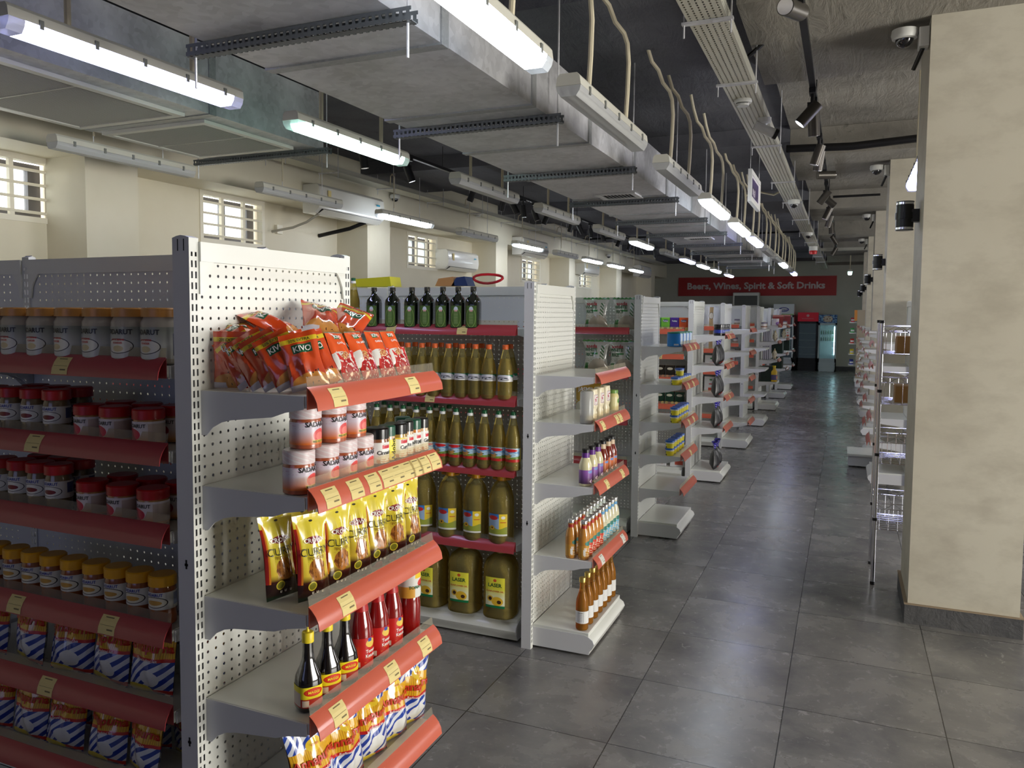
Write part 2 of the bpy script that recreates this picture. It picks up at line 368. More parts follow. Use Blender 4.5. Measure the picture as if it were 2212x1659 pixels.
# pillars with slate skirting
PILLARS = []
for i, y in enumerate(PY):
    b = MB(); b.box(0.352, y, 0.0, 0.862, y+0.6, 3.2, PILL); o = b.build('pillar', smooth=False)
    where = ['pillar beside the camera, out of the photo', 'large cream pillar nearest the camera on the right', 'second cream pillar, wall light above the gondola end', 'third cream pillar along the right of the aisle', 'fourth cream pillar, narrow strip far down the aisle', 'last cream pillar before the fridges'][i]
    struct(o); o['label'] = where; o['category'] = 'pillar'
    if i < 3:
        s = MB(); s.box(0.337, y-0.015, 0, 0.877, y+0.615, 0.105, SKIRT); s.box(0.334, y-0.018, 0.105, 0.88, y+0.618, 0.11, mat('skirting_grout', (150, 132, 108), 0.8)); q = s.build('skirting', o, False)
b = MB(); b.box(-6.5, 27.15, 0, 6.0, 27.2, 0.12, SKIRT); struct(b.build('baseboard_back', smooth=False))

RED = mat('banner_red', (170, 34, 34), 0.45); BTX = mat('banner_lettering', (205, 190, 190), 0.5)
bn = root('shop_banner', (-2.67, 27.16, 2.59)); tag(bn, 'long red banner reading Beers, Wines, Spirit & Soft Drinks on back wall', 'banner')
b = MB(); b.box(-2.38, 0, -0.3, 2.38, 0.03, 0.3, RED); b.build('banner_panel', bn, False)
b = MB(); tw = text_geo('Beers, Wines, Spirit & Soft Drinks', 0.035)[2]; b.text('Beers, Wines, Spirit & Soft Drinks', 0.285, BTX, lambda x, y: (x-0.02, -0.003, y+0.02), bold=0.035, sx=4.16/(tw*0.285)); b.build('lettering', bn, False)

# ============================================================ CEILING SERVICES
# main duct
def strut(w, parent, loc):
    n = perf('slotted_channel', (118, 122, 124), (0, 1), 0.026, 0.05, 0.007, -9, -9, 9, 9, 0.45, metal=0.5, square=True, hw=0.007, hh=0.008)
    n2 = perf('slotted_channel_side', (112, 116, 118), (0, 2), 0.026, 0.05, 0.006, -9, -9, 9, 9, 0.45, metal=0.5, square=True, hw=0.007, hh=0.008)
    b = MB(); b.box(-w/2, -0.025, 0, w/2, 0.025, 0.003, n); b.box(-w/2, -0.025, 0.003, w/2, -0.022, 0.045, n2); b.box(-w/2, 0.022, 0.003, w/2, 0.025, 0.045, n2)
    return b.build('support_channel', parent, False, loc)
DX0, DX1, DZ0, DZ1 = -2.2, -1.4, 2.655, 2.95
t = root('air_duct', (-1.8, 8, DZ0)); tag(t, 'long galvanised steel air duct running above the aisles', 'air duct')
b = MB(); b.box(-0.4, -10, 0, 0.4, 9.6, DZ1-DZ0, GALV); b.build('duct_casing', t, False)
FL = galvanised('duct_flange', (168, 170, 170), 60)
for y in (-0.6, 0.6, 1.75, 2.77, 3.72, 4.66, 5.75, 6.9, 8.1, 9.3, 10.5, 11.7, 12.9, 14.1, 15.3, 16.5):
    b = MB(); yy = y-8
    for q in ((-0.408, -0.4), (0.4, 0.408)): b.box(q[0], yy-0.028, -0.008, q[1], yy+0.028, DZ1-DZ0+0.008, FL)
    b.box(-0.4, yy-0.028, -0.008, 0.4, yy+0.028, 0, FL); b.box(-0.4, yy-0.028, DZ1-DZ0, 0.4, yy+0.028, DZ1-DZ0+0.008, FL); b.build('flange_joint', t, False)
for y in (0.9, 2.4, 3.93, 5.5, 7.03, 8.6, 10.1, 11.7, 13.2, 14.7, 16.2, 17.4):
    strut(0.96, t, (0, y-8, -0.048))
    for x in (-0.455, 0.455): b = MB(); b.cyl((x, y-8, -0.16), (x, y-8, 3.48-DZ0), 0.005, GALV, 6); b.build('threaded_rod', t)
VM = mat('vent_white', (220, 220, 218), 0.5)
for y in (6.78, 10.9):
    b = MB()
    for q in ((-0.17, -0.13, -0.15, 0.15), (0.13, 0.17, -0.15, 0.15), (-0.13, 0.13, -0.15, -0.12), (-0.13, 0.13, 0.12, 0.15)): b.box(q[0], q[2], -0.012, q[1], q[3], -0.0, VM)
    for k in range(9): x = -0.12+k*0.03; b.prism([(x-0.008, -0.001), (x+0.006, -0.012), (x+0.009, -0.012), (x-0.005, -0.001)], 1, -0.12, 0.12, VM)
    b.box(-0.13, -0.12, -0.001, 0.13, 0.12, 0.0, DARK); b.build('vent_grille', t, False, (0.03, y-8, -0.0005))
# left duct with return grilles
t = root('return_air_duct', (-4.23, 1.7, 2.9)); tag(t, 'wide grey duct box with two louvred return grilles underneath, upper left', 'air duct')
b = MB(); b.box(-0.55, -4.5, 0, 0.55, 3.55, 0.42, GALV); b.build('duct_casing', t, False)
for y in (-0.3, 2.35):
    b = MB(); b.box(0.55, y-0.03, -0.005, 0.558, y+0.03, 0.425, FL); b.box(-0.55, y-0.03, -0.006, 0.55, y+0.03, 0, FL); b.build('flange_joint', t, False)
LV = mat('aluminium_louvre', (196, 194, 184), 0.45, 0.1); LF = mat('grille_frame', (216, 214, 204), 0.4, 0.1)
for (a, c) in ((0.75, 2.25), (2.42, 3.35)):
    b = MB(); b.box(-0.5, a, -0.022, 0.42, a+0.05, 0, LF); b.box(-0.5, c-0.05, -0.022, 0.42, c, 0, LF); b.box(-0.5, a+0.05, -0.022, -0.45, c-0.05, 0, LF); b.box(0.37, a+0.05, -0.022, 0.42, c-0.05, 0, LF)
    g = b.build('grille_frame', t, False, (0, 0, -0.001))
    b = MB(); n_ = 42
    for k in range(n_): x = -0.44+0.8*k/(n_-1); b.prism([(x-0.006, -0.002), (x+0.004, -0.018), (x+0.0065, -0.018), (x-0.0035, -0.002)], 1, a+0.05, c-0.05, LV)
    b.box(-0.45, (a+c)/2-0.006, -0.02, 0.37, (a+c)/2+0.006, -0.004, LV); b.box(-0.45, a+0.05, -0.002, 0.37, c-0.05, -0.001, mat('grille_filter', (140, 138, 130), 0.9)); b.build('louvres', g, False)
for y in (3.48, 0.75-0.35):
    strut(1.32, t, (0, y, -0.048))
    for x in (-0.63, 0.63): b = MB(); b.cyl((x, y, -0.15), (x, y, 0.58), 0.005, GALV, 6); b.build('threaded_rod', t)
# cable trays
TRM = perf('perforated_tray_floor', (206, 203, 186), (1, 0), 0.03, 0.028, 0.005, -99, -99, 99, 99, 0.45, metal=0.35, square=True, hw=0.009, hh=0.004)
TRS = perf('perforated_tray_side', (200, 198, 184), (1, 2), 0.03, 0.02, 0.005, -99, -99, 99, 99, 0.45, metal=0.35, square=True, hw=0.008, hh=0.0035)
def tray(loc, w, y0, y1, lab, rods):
    t = root('cable_tray', loc); tag(t, lab, 'cable tray')
    b = MB(); b.box(-w/2, y0, 0, w/2, y1, 0.003, TRM); b.build('tray_floor', t, False)
    b = MB(); b.box(-w/2-0.003, y0, 0, -w/2, y1, 0.055, TRS); b.box(w/2, y0, 0, w/2+0.003, y1, 0.055, TRS); b.build('tray_side', t, False)
    b = MB(); cb = mat('grey_tray_cable', (196, 194, 176), 0.6); cb2 = mat('black_tray_cable', (24, 24, 26), 0.5)
    for k, (x, m_) in enumerate(((-w*0.3, cb), (-w*0.1, cb2), (w*0.15, cb), (w*0.34, cb))): b.tube([(x+0.008*sin(y*1.7+k), y, 0.02+0.004*sin(y*2.3+k)) for y in [y0+(y1-y0)*i/24 for i in range(25)]], 0.011, m_, 6)
    b.build('cables', t)
    for y in rods:
        b = MB()
        for x in (-w/2-0.02, w/2+0.02): b.cyl((x, y, -0.07), (x, y, 3.42-loc[2]), 0.004, GALV, 6)
        b.box(-w/2-0.03, y-0.015, -0.012, w/2+0.03, y+0.015, -0.001, GALV); b.build('tray_hanger', t)
    return t
tray((-0.62, 0, 3.0), 0.17, 1.6, 25.5, 'long perforated cable tray over the aisle, beside the track lights', [2.6, 3.9, 5.0, 6.9, 8.8, 10.4, 12.3, 14.2, 16.1, 18.0, 20, 22])
tray((-5.12, 0, 3.17), 0.2, 4.9, 25.0, 'perforated cable tray along the beam of the window wall', [6.5, 7.4, 8.6, 9.9, 11.2, 12.5, 13.8, 15.2, 16.6, 18, 19.5, 21])
tray_x = root('cable_tray', (2.5, 20.0, 3.12), pi/2); tag(tray_x, 'short cable tray crossing the ceiling far down the aisle', 'cable tray')
b = MB(); b.box(-0.08, -3.2, 0, 0.08, 3.2, 0.003, TRM); b.box(-0.083, -3.2, 0, -0.08, 3.2, 0.06, TRS); b.box(0.08, -3.2, 0, 0.083, 3.2, 0.06, TRS); b.build('tray_floor', tray_x, False)

# tube light battens
HS = mat('batten_housing', (206, 204, 192), 0.5); DIF = glassy('clear_batten_cover', (225, 226, 226), 0.45, 0.25, (225, 226, 226)); CLP = mat('batten_clip', (120, 122, 118), 0.4)
CON = mat('cream_conduit', (216, 206, 178), 0.5)
LITS = {'v': mat('lit_tube_violet', (200, 200, 255), 0.4, emit=(196, 200, 255), es=16.0), 'g': mat('lit_tube_green_white', (220, 255, 245), 0.4, emit=(205, 255, 240), es=12.0), 'w': mat('lit_tube_white', (245, 250, 255), 0.4, emit=(235, 244, 255), es=18.0)}
TUBE = mat('unlit_tube', (236, 236, 232), 0.35)
def batten(lit, hang):
    t = root('tube_light'); b = MB(); Lh = 0.635
    b.prism([(-0.055, 0.0), (0.055, 0.0), (0.05, 0.035), (0.038, 0.05), (-0.038, 0.05), (-0.05, 0.035)], 1, -Lh, Lh, HS); b.build('housing', t, False)
    b = MB(); pr = [(-0.055, -0.001), (-0.05, -0.022), (-0.034, -0.046), (0.034, -0.046), (0.05, -0.022), (0.055, -0.001)]
    if lit != '0':
        b.prism(pr, 1, -Lh+0.07, Lh-0.07, LITS[lit]); dd = b.build('diffuser', t, False)
        for s_ in (-1, 1): b = MB(); b.prism(pr, 1, *sorted((s_*(Lh-0.002), s_*(Lh-0.069))), DIF); b.build('end_cover', t, False)
    else:
        b.prism(pr, 1, -Lh+0.002, Lh-0.002, DIF); b.build('diffuser', t, False)
        b = MB(); b.cyl((-0.02, -Lh+0.04, -0.018), (-0.02, Lh-0.04, -0.018), 0.012, TUBE, 10); b.build('tube', t); b = MB(); b.cyl((0.02, -Lh+0.04, -0.018), (0.02, Lh-0.04, -0.018), 0.012, TUBE, 10); b.build('tube', t)
    for k in range(5):
        y = -0.5+0.25*k
        for s in (-1, 1): b = MB(); b.box(s*0.056-0.003, y-0.009, -0.014, s*0.056+0.003, y+0.009, 0.02, CLP); b.build('clip', t, False)
    if hang == 'pipe':
        for y in (-0.34, 0.34):
            b = MB(); b.tube([(0, y, 0.05), (0.002, y, 0.3), (0.004, y, 0.6), (0, y, 0.76)], 0.013, CON, 8); b.build('conduit', t)
    elif hang == 'bent':
        for y, h in ((-0.34, 0.05), (0.34, -0.05)):
            b = MB(); b.tube([(0, y, 0.05), (0.008, y, 0.2), (0.012, y, 0.36), (0.004, y, 0.46), (-0.01, y-0.02, 0.51), (-0.04, y-0.09, 0.55), (-0.06, y-0.14, 0.62), (-0.09, y-0.2, 0.66), (-0.11, y-0.27, 0.75), (-0.13, y-0.3, 0.86)], 0.012, CON, 8); b.build('conduit', t)
    else:
        b = MB()
        for y in (-0.3, 0.34): b = MB(); b.cyl((0, y, 0.05), (0, y, 0.705), 0.004, GALV, 6); b.build('hanger_rod', t)
        b = MB(); b.tube([(0.006, -0.3, 0.1), (0.006, -0.3, 0.46), (-0.03, -0.28, 0.5), (-0.1, -0.2, 0.49), (-0.14, -0.14, 0.4)], 0.007, CON, 6); b.build('flexible_cable', t)
    return t
A_ = [(2.68, 'v'), (4.4, 'g'), (6.5, '0'), (8.42, '0'), (10.52, '0'), (12.38, 'w'), (14.5, '0'), (16.3, 'v'), (18.2, 'w'), (20.1, 'w'), (22.5, 'v')]
Rr = [(2.36, 'w'), (3.98, '0'), (5.87, '0'), (7.62, 'w'), (9.48, 'w'), (11.1, 'v'), (12.9, '0'), (14.6, '0'), (16.3, 'w'), (18.1, '0'), (19.6, 'v')]
Ww = [(4.47, '0'), (6.58, '0'), (8.65, 'w'), (10.75, '0'), (12.8, 'w'), (14.8, '0'), (16.6, 'w'), (18.5, 'w'), (20.5, 'w')]
for nm, lst, x, z, hg in (('between the two ducts', A_, -2.86, 2.73, 'pipe'), ('right of the long duct', Rr, -1.1, 2.62, 'bent'), ('along the window wall', Ww, -4.87, 2.79, 'wire')):
    for i, (y, l) in enumerate(lst):
        inst(batten, (x, y, z), 0, '%s tube light, %s from the camera in the row %s' % ('unlit' if l == '0' else 'glowing', ORD[i], nm), 'tube light', 'tube lights hanging '+nm, args=(l, hg))
inst(batten, (0.425, 6.25, 2.62), 0, 'glowing tube light partly hidden behind the nearest pillar', 'tube light', args=('v', 'pipe'))
inst(batten, (0.06, 24.5, 2.85), pi/2*0, 'small glowing tube light far off beside the red banner', 'tube light', args=('g', 'pipe'))

# spot tracks
TRK = mat('black_track', (22, 22, 24), 0.4); SPT = mat('bronze_spot_body', (84, 80, 74), 0.35, 0.6); SPB = mat('black_spot_body', (34, 34, 36), 0.4, 0.3); REF = mat('spot_reflector', (225, 222, 230), 0.2, 0.9)
for (x, y0, y1, z, lab) in ((-0.24, 1.2, 20, 3.1, 'black lighting track above the aisle holding bronze spotlights'), (-4.0, 5.2, 22, 3.2, 'black lighting track near the window wall holding spotlights')):
    b = MB(); b.box(x-0.018, y0, z, x+0.018, y1, z+0.03, TRK); o = b.build('lighting_track', smooth=False); tag(o, lab, 'lighting track')
    b = MB(); k = y0+0.3
    while k < y1: b.cyl((x, k, z+0.03), (x, k, 3.45), 0.004, TRK, 6); k += 2.4
    b.build('suspension_rod', o)
def spot(dx, dy, dz, black):
    t = root('spotlight'); B = SPB if black else SPT; d = Vector((dx, dy, dz)).normalized(); p = Vector((0, 0, -0.13))
    b = MB(); b.box(-0.02, -0.06, -0.03, 0.02, 0.06, 0.0, TRK); b.build('track_adapter', t, False)
    b = MB(); b.cyl((0, 0, -0.03), (0, 0, -0.1), 0.012, TRK, 10); b.box(-0.03, -0.012, -0.14, 0.03, 0.012, -0.08, TRK); b.build('bracket', t, False)
    b = MB(); b.cyl(p-d*0.05, p+d*0.11, 0.038, B, 20); b.build('lamp_body', t)
    b = MB(); b.cyl(p+d*0.1105, p+d*0.112, 0.034, REF, 20); b.build('reflector', t); return t
dirs = [(-0.35, -1, -0.12), (-0.6, -0.1, -0.7), (0.05, 0.2, -1), (-0.3, 0, -1), (-0.15, 0.2, -1), (0.9, 0.4, 0.02), (-0.6, 0.2, -0.8), (0.6, 0.3, -0.5), (-0.4, -0.1, -0.9), (-0.3, 0.2, -1), (0.1, 0, -1), (0.4, 0.3, -0.6), (-0.5, 0, -0.9)]
for i, (y, d) in enumerate(zip([3.85, 5.72, 5.98, 7.15, 7.4, 8.35, 9.7, 10.1, 11.2, 12.1, 13.1, 15.2, 17.8], dirs)):
    inst(spot, (-0.24, y, 3.1), 0, 'bronze spotlight, %s from the camera on the track above the aisle' % ORD[i], 'spotlight', 'spotlights on the aisle track', args=d+(False,))
dl = [(0.1, 0.1, -1), (0.3, 0.2, -1), (-0.4, 0, -0.9), (-0.3, 0.1, -1), (0.4, 0.3, -0.9)]
for i, y in enumerate([6.32, 7.15, 8.69, 9.6, 9.95, 10.3, 10.75, 11.25, 12.41, 12.85, 13.46, 14.2, 15.4, 16.2, 17.4, 18.6]):
    inst(spot, (-4.0, y, 3.2), 0, 'black spotlight, %s from the camera on the track by the window wall' % ORD[i], 'spotlight', 'spotlights on the wall track', args=dl[i % 5]+(True,))

# cameras, detectors
CW = mat('camera_white', (214, 214, 208), 0.4); DOMEM = mat('smoked_dome', (20, 20, 24), 0.08, coat=1.0)
def dome_camera():
    t = root('dome_camera'); b = MB(); b.lathe([(0.045, 0.0), (0.062, -0.004), (0.066, -0.03), (0.06, -0.05), (0.045, -0.055)], CW, 24); b.build('camera_base', t)
    b = MB(); b.lathe([(0.045, -0.055)]+[(0.045*cos(a), -0.055-0.042*sin(a)) for a in [radians(x) for x in (15, 35, 55, 75, 90)]], DOMEM, 24); b.build('dome', t); return t
for i, y in enumerate([4.95, 9.2, 13.5, 17.7]):
    inst(dome_camera, (0.235, y, 3.17), 0, 'white dome camera by the ceiling on the %s pillar from the camera' % ORD[i], 'security camera', 'dome cameras on the pillars')
    b = MB(); b.box(0.3, y-0.05, 3.06, 0.349, y+0.05, 3.16, CW); o = b.build('junction_box', bev=0.004, smooth=False); tag(o, 'white junction box beside the dome camera on the %s pillar' % ORD[i], 'junction box', 'junction boxes on the pillars')
    b = MB(); b.tube([(0.322, y, 3.06), (0.31, y+0.02, 3.03), (0.285, y+0.06, 2.97)], 0.011, BLK, 8); b.build('cable_tail', o)
for (x, y, z, w) in ((-0.58, 9.96, 2.97, 'hanging under the aisle cable tray, nearer of the two'), (-0.58, 13.9, 2.97, 'hanging under the aisle cable tray, further one'), (-5.38, 9.26, 3.2, 'on the window wall beam above the third window'), (-5.38, 19.7, 3.15, 'far along the window wall beam')):
    inst(dome_camera, (x, y, z), 0, 'white dome camera '+w, 'security camera')
b = MB(); b.lathe([(0.0, 0.0), (0.052, 0.0), (0.055, -0.012), (0.05, -0.022), (0.04, -0.026), (0.036, -0.04), (0.0, -0.042)][::-1], CW, 28); b.lathe([(0.0455, -0.028), (0.0455, -0.022)], DARK, 20, cap=False, a0=-1.0, a1=0.9)
o = b.build('smoke_detector', loc=(-0.63, 5.4, 3.0)); tag(o, 'round cream smoke detector under the aisle cable tray', 'smoke detector')
o2 = o.copy(); COL.objects.link(o2); o2.location = (-5.12, 11.3, 3.17); tag(o2, 'round smoke detector under the cable tray by the window wall', 'smoke detector')
t = root('bullet_camera', (-0.55, 5.95, 2.94)); tag(t, 'white bullet camera with black lens hood on the aisle cable tray', 'security camera')
b = MB(); b.lathe([(0.045, 0.06), (0.045, 0.03), (0.02, 0.02), (0.014, 0.0)], CW, 20); b.build('mount', t)
b = MB(); d = Vector((0.75, 0.25, -0.35)).normalized(); p = Vector((0.0, 0, -0.015)); b.cyl(p-d*0.07, p+d*0.07, 0.032, CW, 20); b.build('camera_body', t); b = MB(); b.cyl(p+d*0.071, p+d*0.095, 0.036, BLK, 20); b.build('lens_hood', t)
t = root('alarm_bell', (-0.6, 16.6, 2.86)); tag(t, 'red and white alarm sounder under the far end of cable tray', 'alarm')
b = MB(); b.lathe([(0.0, -0.05), (0.06, -0.045), (0.07, 0.0), (0.06, 0.02)], mat('alarm_red', (196, 30, 30), 0.4), 20); b.build('sounder', t); b = MB(); b.lathe([(0.075, 0.021), (0.075, 0.1), (0.0, 0.1)], CW, 20); b.build('alarm_base', t)
# hanging picture frame sign
t = root('hanging_frame', (-0.8, 7.9, 2.79), pi/2); tag(t, 'white framed aisle sign hanging on two wires over the aisle', 'hanging frame')
b = MB()
for q in ((-0.4, -0.36, -0.14, 0.14), (0.36, 0.4, -0.14, 0.14), (-0.36, 0.36, -0.14, -0.1), (-0.36, 0.36, 0.1, 0.14)): b.box(q[0], -0.016, q[2], q[1], 0.016, q[3], WHT)
b.build('frame', t, False)
b = MB(); dm = design('framed_print', (236, 232, 240), [('r', .12, .1, .88, .9, (70, 52, 112)), ('r', .2, .16, .5, .5, (206, 196, 214)), ('n', 9, .55, (44, 36, 60), .12, .1, .88, .6)], 0.3); b.box(-0.36, -0.008, -0.1, 0.36, 0.008, 0.1, dm); b.build('print', t, False)
for x in (-0.38, 0.38): b = MB(); b.cyl((x, 0, 0.14), (x, 0, 0.7), 0.003, GALV, 6); b.build('hanging_wire', t)
# black conduits over the aisle
for (pts, r, lab) in (([(-0.55, 8.1, 3.19), (0.0, 8.1, 3.17), (0.6, 8.1, 3.2), (1.4, 8.1, 3.19), (3, 8.1, 3.2)], 0.035, 'thick black pipe crossing the ceiling near the second pillar'), ([(-0.2, 11.4, 3.17), (0.34, 11.4, 3.17)], 0.015, 'thin black conduit running to the second pillar camera'), ([(-5.3, 17.2, 3.3), (-0.7, 17.2, 3.3)], 0.02, 'thin black conduit across the dark ceiling')):
    b = MB(); b.tube(pts, r, BLK, 10); o = b.build('ceiling_conduit'); tag(o, lab, 'conduit')
b = MB(); b.tube([(-0.7, 5.0, 3.08), (-0.56, 5.0, 3.14), (-0.45, 5.02, 3.24), (-0.42, 5.03, 3.4)][::-1], 0.014, BLK, 8); o = b.build('flexible_conduit'); tag(o, 'short black flexible hose looping up beside the aisle cable tray', 'conduit')
b = MB(); b.tube([(-1.1, 10.0, 3.05), (-0.95, 10.0, 3.08), (-0.8, 10, 3.04), (-0.68, 10, 3.1)], 0.012, CON, 8); o = b.build('ceiling_conduit'); tag(o, 'cream conduit bridging the lights and the aisle cable tray', 'conduit')

# wall lights on pillars
def wall_light():
    t = root('wall_light'); b = MB(); b.lathe([(0.045, -0.062), (0.045, 0.062)], BLK, 24); b.build('lamp_body', t)
    b = MB()
    for z in (-0.075, 0.063): b = MB(); b.lathe([(0.043, z), (0.043, z+0.012)], CHROME, 24); b.build('chrome_band', t)
    for z in (-0.079, 0.076): b = MB(); b.lathe([(0.046, z), (0.046, z+0.004)], BLK, 24); b.build('rim', t)
    b = MB(); b.lathe([(0.049, -0.018), (0.049, 0.018)], BLK, 24); b.box(0.0, -0.032, -0.035, 0.07, 0.032, 0.035, BLK); b.build('bracket', t, False); return t
for i, y in enumerate([5.15, 9.4, 13.7, 17.9, 22.1]):
    inst(wall_light, (0.28, y, 2.21), 0, 'black up and down wall light on the %s pillar from the camera' % ORD[i], 'wall light', 'up and down lights on the pillars')

# air conditioners on the left wall
AC = mat('ac_white', (226, 224, 216), 0.25, coat=0.4); ACG = mat('ac_vent_shadow', (60, 60, 62), 0.6)
def ac_unit(w):
    t = root('air_conditioner'); b = MB()
    b.prism([(0, 0), (0.16, 0.0), (0.22, 0.05), (0.235, 0.14), (0.22, 0.28), (0.19, 0.31), (0, 0.31)], 1, -w/2, w/2, AC); b.build('casing', t, True, bev=0.006)
    b = MB(); b.prism([(0.165, -0.001), (0.218, 0.043), (0.2, 0.046), (0.155, 0.006)], 1, -w/2+0.06, w/2-0.06, ACG); b.build('outlet_vent', t, False)
    b = MB(); b.prism([(0.16, -0.012), (0.235, 0.03), (0.237, 0.034), (0.162, -0.008)], 1, -w/2+0.06, w/2-0.06, AC); b.build('flap', t, False)
    b = MB(); b.box(0.2385, -w/2+0.14, 0.14, 0.24, -w/2+0.2, 0.25, TICK); b.box(0.2385, w/2-0.2, 0.2, 0.24, w/2-0.12, 0.22, mat('ac_badge', (60, 160, 190), 0.5)); b.build('energy_sticker', t, False); return t
for (x, y, z, w, lab) in ((-5.449, 8.05, 2.75, 1.35, 'large white air conditioner on the beam by the second window'), (-5.899, 11.98, 2.36, 1.15, 'glossy white air conditioner in the recess right of third window'), (-5.449, 14.15, 2.72, 1.3, 'white air conditioner mounted on beam above the fourth window'), (-5.899, 19.3, 2.62, 1.3, 'white air conditioner far along the window wall'), (-5.449, 23.2, 2.74, 1.3, 'cream air conditioner at far end of window wall')):
    inst(ac_unit, (x, y, z), 0, lab, 'air conditioner', args=(w,))
b = MB(); b.tube([(-5.3, 7.5, 2.76), (-5.45, 7.45, 2.66), (-5.6, 7.4, 2.6), (-5.85, 7.35, 2.56)], 0.014, mat('grey_drain_hose', (168, 164, 150), 0.6), 8); tag(b.build('drain_hose'), 'curved grey hose below the large air conditioner', 'hose')
b = MB(); b.tube([(-5.32, 8.45, 2.755), (-5.5, 8.38, 2.68), (-5.89, 8.3, 2.6)], 0.024, BLK, 8); tag(b.build('drain_hose'), 'black lagged pipe entering the wall under large air conditioner', 'pipe')
b = MB(); b.box(-5.899, 7.46, 2.55, -5.86, 7.56, 2.65, FRM); tag(b.build('switch_box', bev=0.004, smooth=False), 'small cream switch box right of the second window', 'switch')
# floor standing AC, fridges
t = root('standing_air_conditioner', (-2.85, 26.5, 0)); tag(t, 'tall standing air conditioner with grey grille, in front of the red banner', 'air conditioner')
b = MB(); b.box(-0.39, 0, 0, 0.39, 0.4, 2.38, AC); b.build('cabinet', t, True, bev=0.02)
b = MB(); b.box(-0.34, -0.004, 1.98, 0.34, 0.0, 2.28, mat('ac_grille_grey', (92, 92, 88), 0.6)); 
for k in range(6): b.box(-0.34, -0.012, 2.0+k*0.05, 0.34, -0.004, 2.008+k*0.05, mat('ac_grille_bar', (140, 140, 134), 0.5))
b.build('grille', t, False)
def fridge(name, x0, x1, h, hh, body, head, lab, lit, doorc):
    w = x1-x0; t = root(name, ((x0+x1)/2, 26.45, 0)); tag(t, lab, 'fridge')
    B = mat(name+'_body_'+str(body[0]), body, 0.35); zt = h-hh
    b = MB(); b.box(-w/2, 0.05, 0.0, -w/2+0.04, 0.65, zt, B); b.box(w/2-0.04, 0.05, 0, w/2, 0.65, zt, B); b.box(-w/2, 0.6, 0, w/2, 0.65, zt, B); b.box(-w/2, 0.05, 0, w/2, 0.65, 0.33, B); b.box(-w/2, 0.05, zt-0.03, w/2, 0.65, zt, B); b.build('cabinet', t, False)
    b = MB(); b.box(-w/2, 0.03, zt, w/2, 0.65, h, head); b.build('header', t, False, bev=0.004)
    b = MB(); D = mat(name+'_door_'+str(doorc[0]), doorc, 0.3)
    for q in ((-w/2, -w/2+0.045, 0.33, zt-0.01), (w/2-0.045, w/2, 0.33, zt-0.01), (-w/2, w/2, 0.33, 0.39), (-w/2, w/2, zt-0.06, zt-0.01)): b.box(q[0], 0.0, q[2], q[1], 0.045, q[3], D)
    d = b.build('door', t, False)
    b = MB(); b.box(-w/2+0.045, 0.02, 0.39, w/2-0.045, 0.025, zt-0.06, glassy('fridge_glass', (200, 214, 222), 0.8, 0.03)); b.build('glass', d, False)
    b = MB(); b.box(-w/2+0.01, -0.03, 0.8, -w/2+0.03, 0.0, 1.1, D); b.build('handle', d, False)
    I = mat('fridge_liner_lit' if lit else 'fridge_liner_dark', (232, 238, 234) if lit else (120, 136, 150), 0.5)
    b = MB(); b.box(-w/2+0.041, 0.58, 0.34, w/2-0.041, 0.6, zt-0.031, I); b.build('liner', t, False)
    for k in range(4):
        b = MB(); z = 0.5+k*(zt-0.65)/4
        for j in range(12): b.cyl((-w/2+0.05+j*(w-0.1)/11, 0.1, z), (-w/2+0.05+j*(w-0.1)/11, 0.57, z), 0.003, WHT, 5)
        b.box(-w/2+0.045, 0.09, z-0.006, w/2-0.045, 0.1, z+0.012, WHT); b.build('wire_shelf', t, False)
    if lit:
        b = MB(); b.box(w/2-0.075, 0.06, 0.5, w/2-0.05, 0.085, zt-0.1, mat('fridge_tube', (210, 255, 240), 0.4, emit=(225, 250, 242), es=22)); b.build('light_strip', t, False)
    b = MB()
    for k in range(3): b.box(-w/2+0.02, 0.045, 0.06+k*0.08, w/2-0.02, 0.05, 0.1+k*0.08, D)
    b.build('lower_grille', t, False); return t
f1 = fridge('drinks_fridge', -2.03, -1.44, 2.02, 0.34, (206, 210, 214), mat('fridge_head_white', (224, 226, 232), 0.35), 'tall white fridge with blue oval badge on header, left of black fridge', False, (206, 210, 214))
b = MB(); bl = mat('badge_blue', (62, 60, 150), 0.4); b.lathe([(0.15, 0), (0.15, 0.004)], bl, 32, sy=0.45); b.lathe([(0.125, 0.0045), (0.125, 0.006)], WHT, 32, sy=0.36); b.text('Coast', 0.1, bl, lambda x, y: (x, y, 0.007), bold=0.02)
o = b.build('header_badge', f1, False, (0.0, 0.026, 1.85)); o.rotation_euler = (pi/2, 0, 0)
b = MB(); b.box(-0.29, 0.025, 1.685, 0.29, 0.0299, 1.72, mat('fridge_green_trim', (150, 190, 120), 0.5)); b.build('trim_band', f1, False)
f2 = fridge('drinks_fridge', -1.33, -0.76, 1.765, 0.27, (16, 16, 18), mat('fridge_head_red', (176, 18, 40), 0.35, emit=(176, 18, 40), es=0.12), 'black fridge with red header on the back wall, unlit', False, (14, 14, 16))
b = MB(); hp = mat('header_pink', (220, 170, 176), 0.5); b.tube([(-0.17+0.34*k/40, 0.026, 1.58+0.018*sin(k*1.25)) for k in range(41)], 0.004, hp, 5); b.build('header_script', f2, True)
b = MB(); b.cyl((0, 0.0265, 1.67), (0, 0.029, 1.67), 0.04, hp, 20); b.build('header_emblem', f2, False)
f3 = fridge('drinks_fridge', -0.745, -0.235, 1.70, 0.25, (176, 188, 190), design('fridge_header_splash', (40, 74, 130), [('n', 7, .5, (120, 160, 196), 0, 0, 1, 1), ('e', .5, .5, .26, .4, (206, 190, 170)), ('n', 12, .55, (110, 60, 44), .25, .1, .75, .9)], 0.35), 'lit glass door fridge with blue splash header, right of black fridge', True, (178, 190, 192))
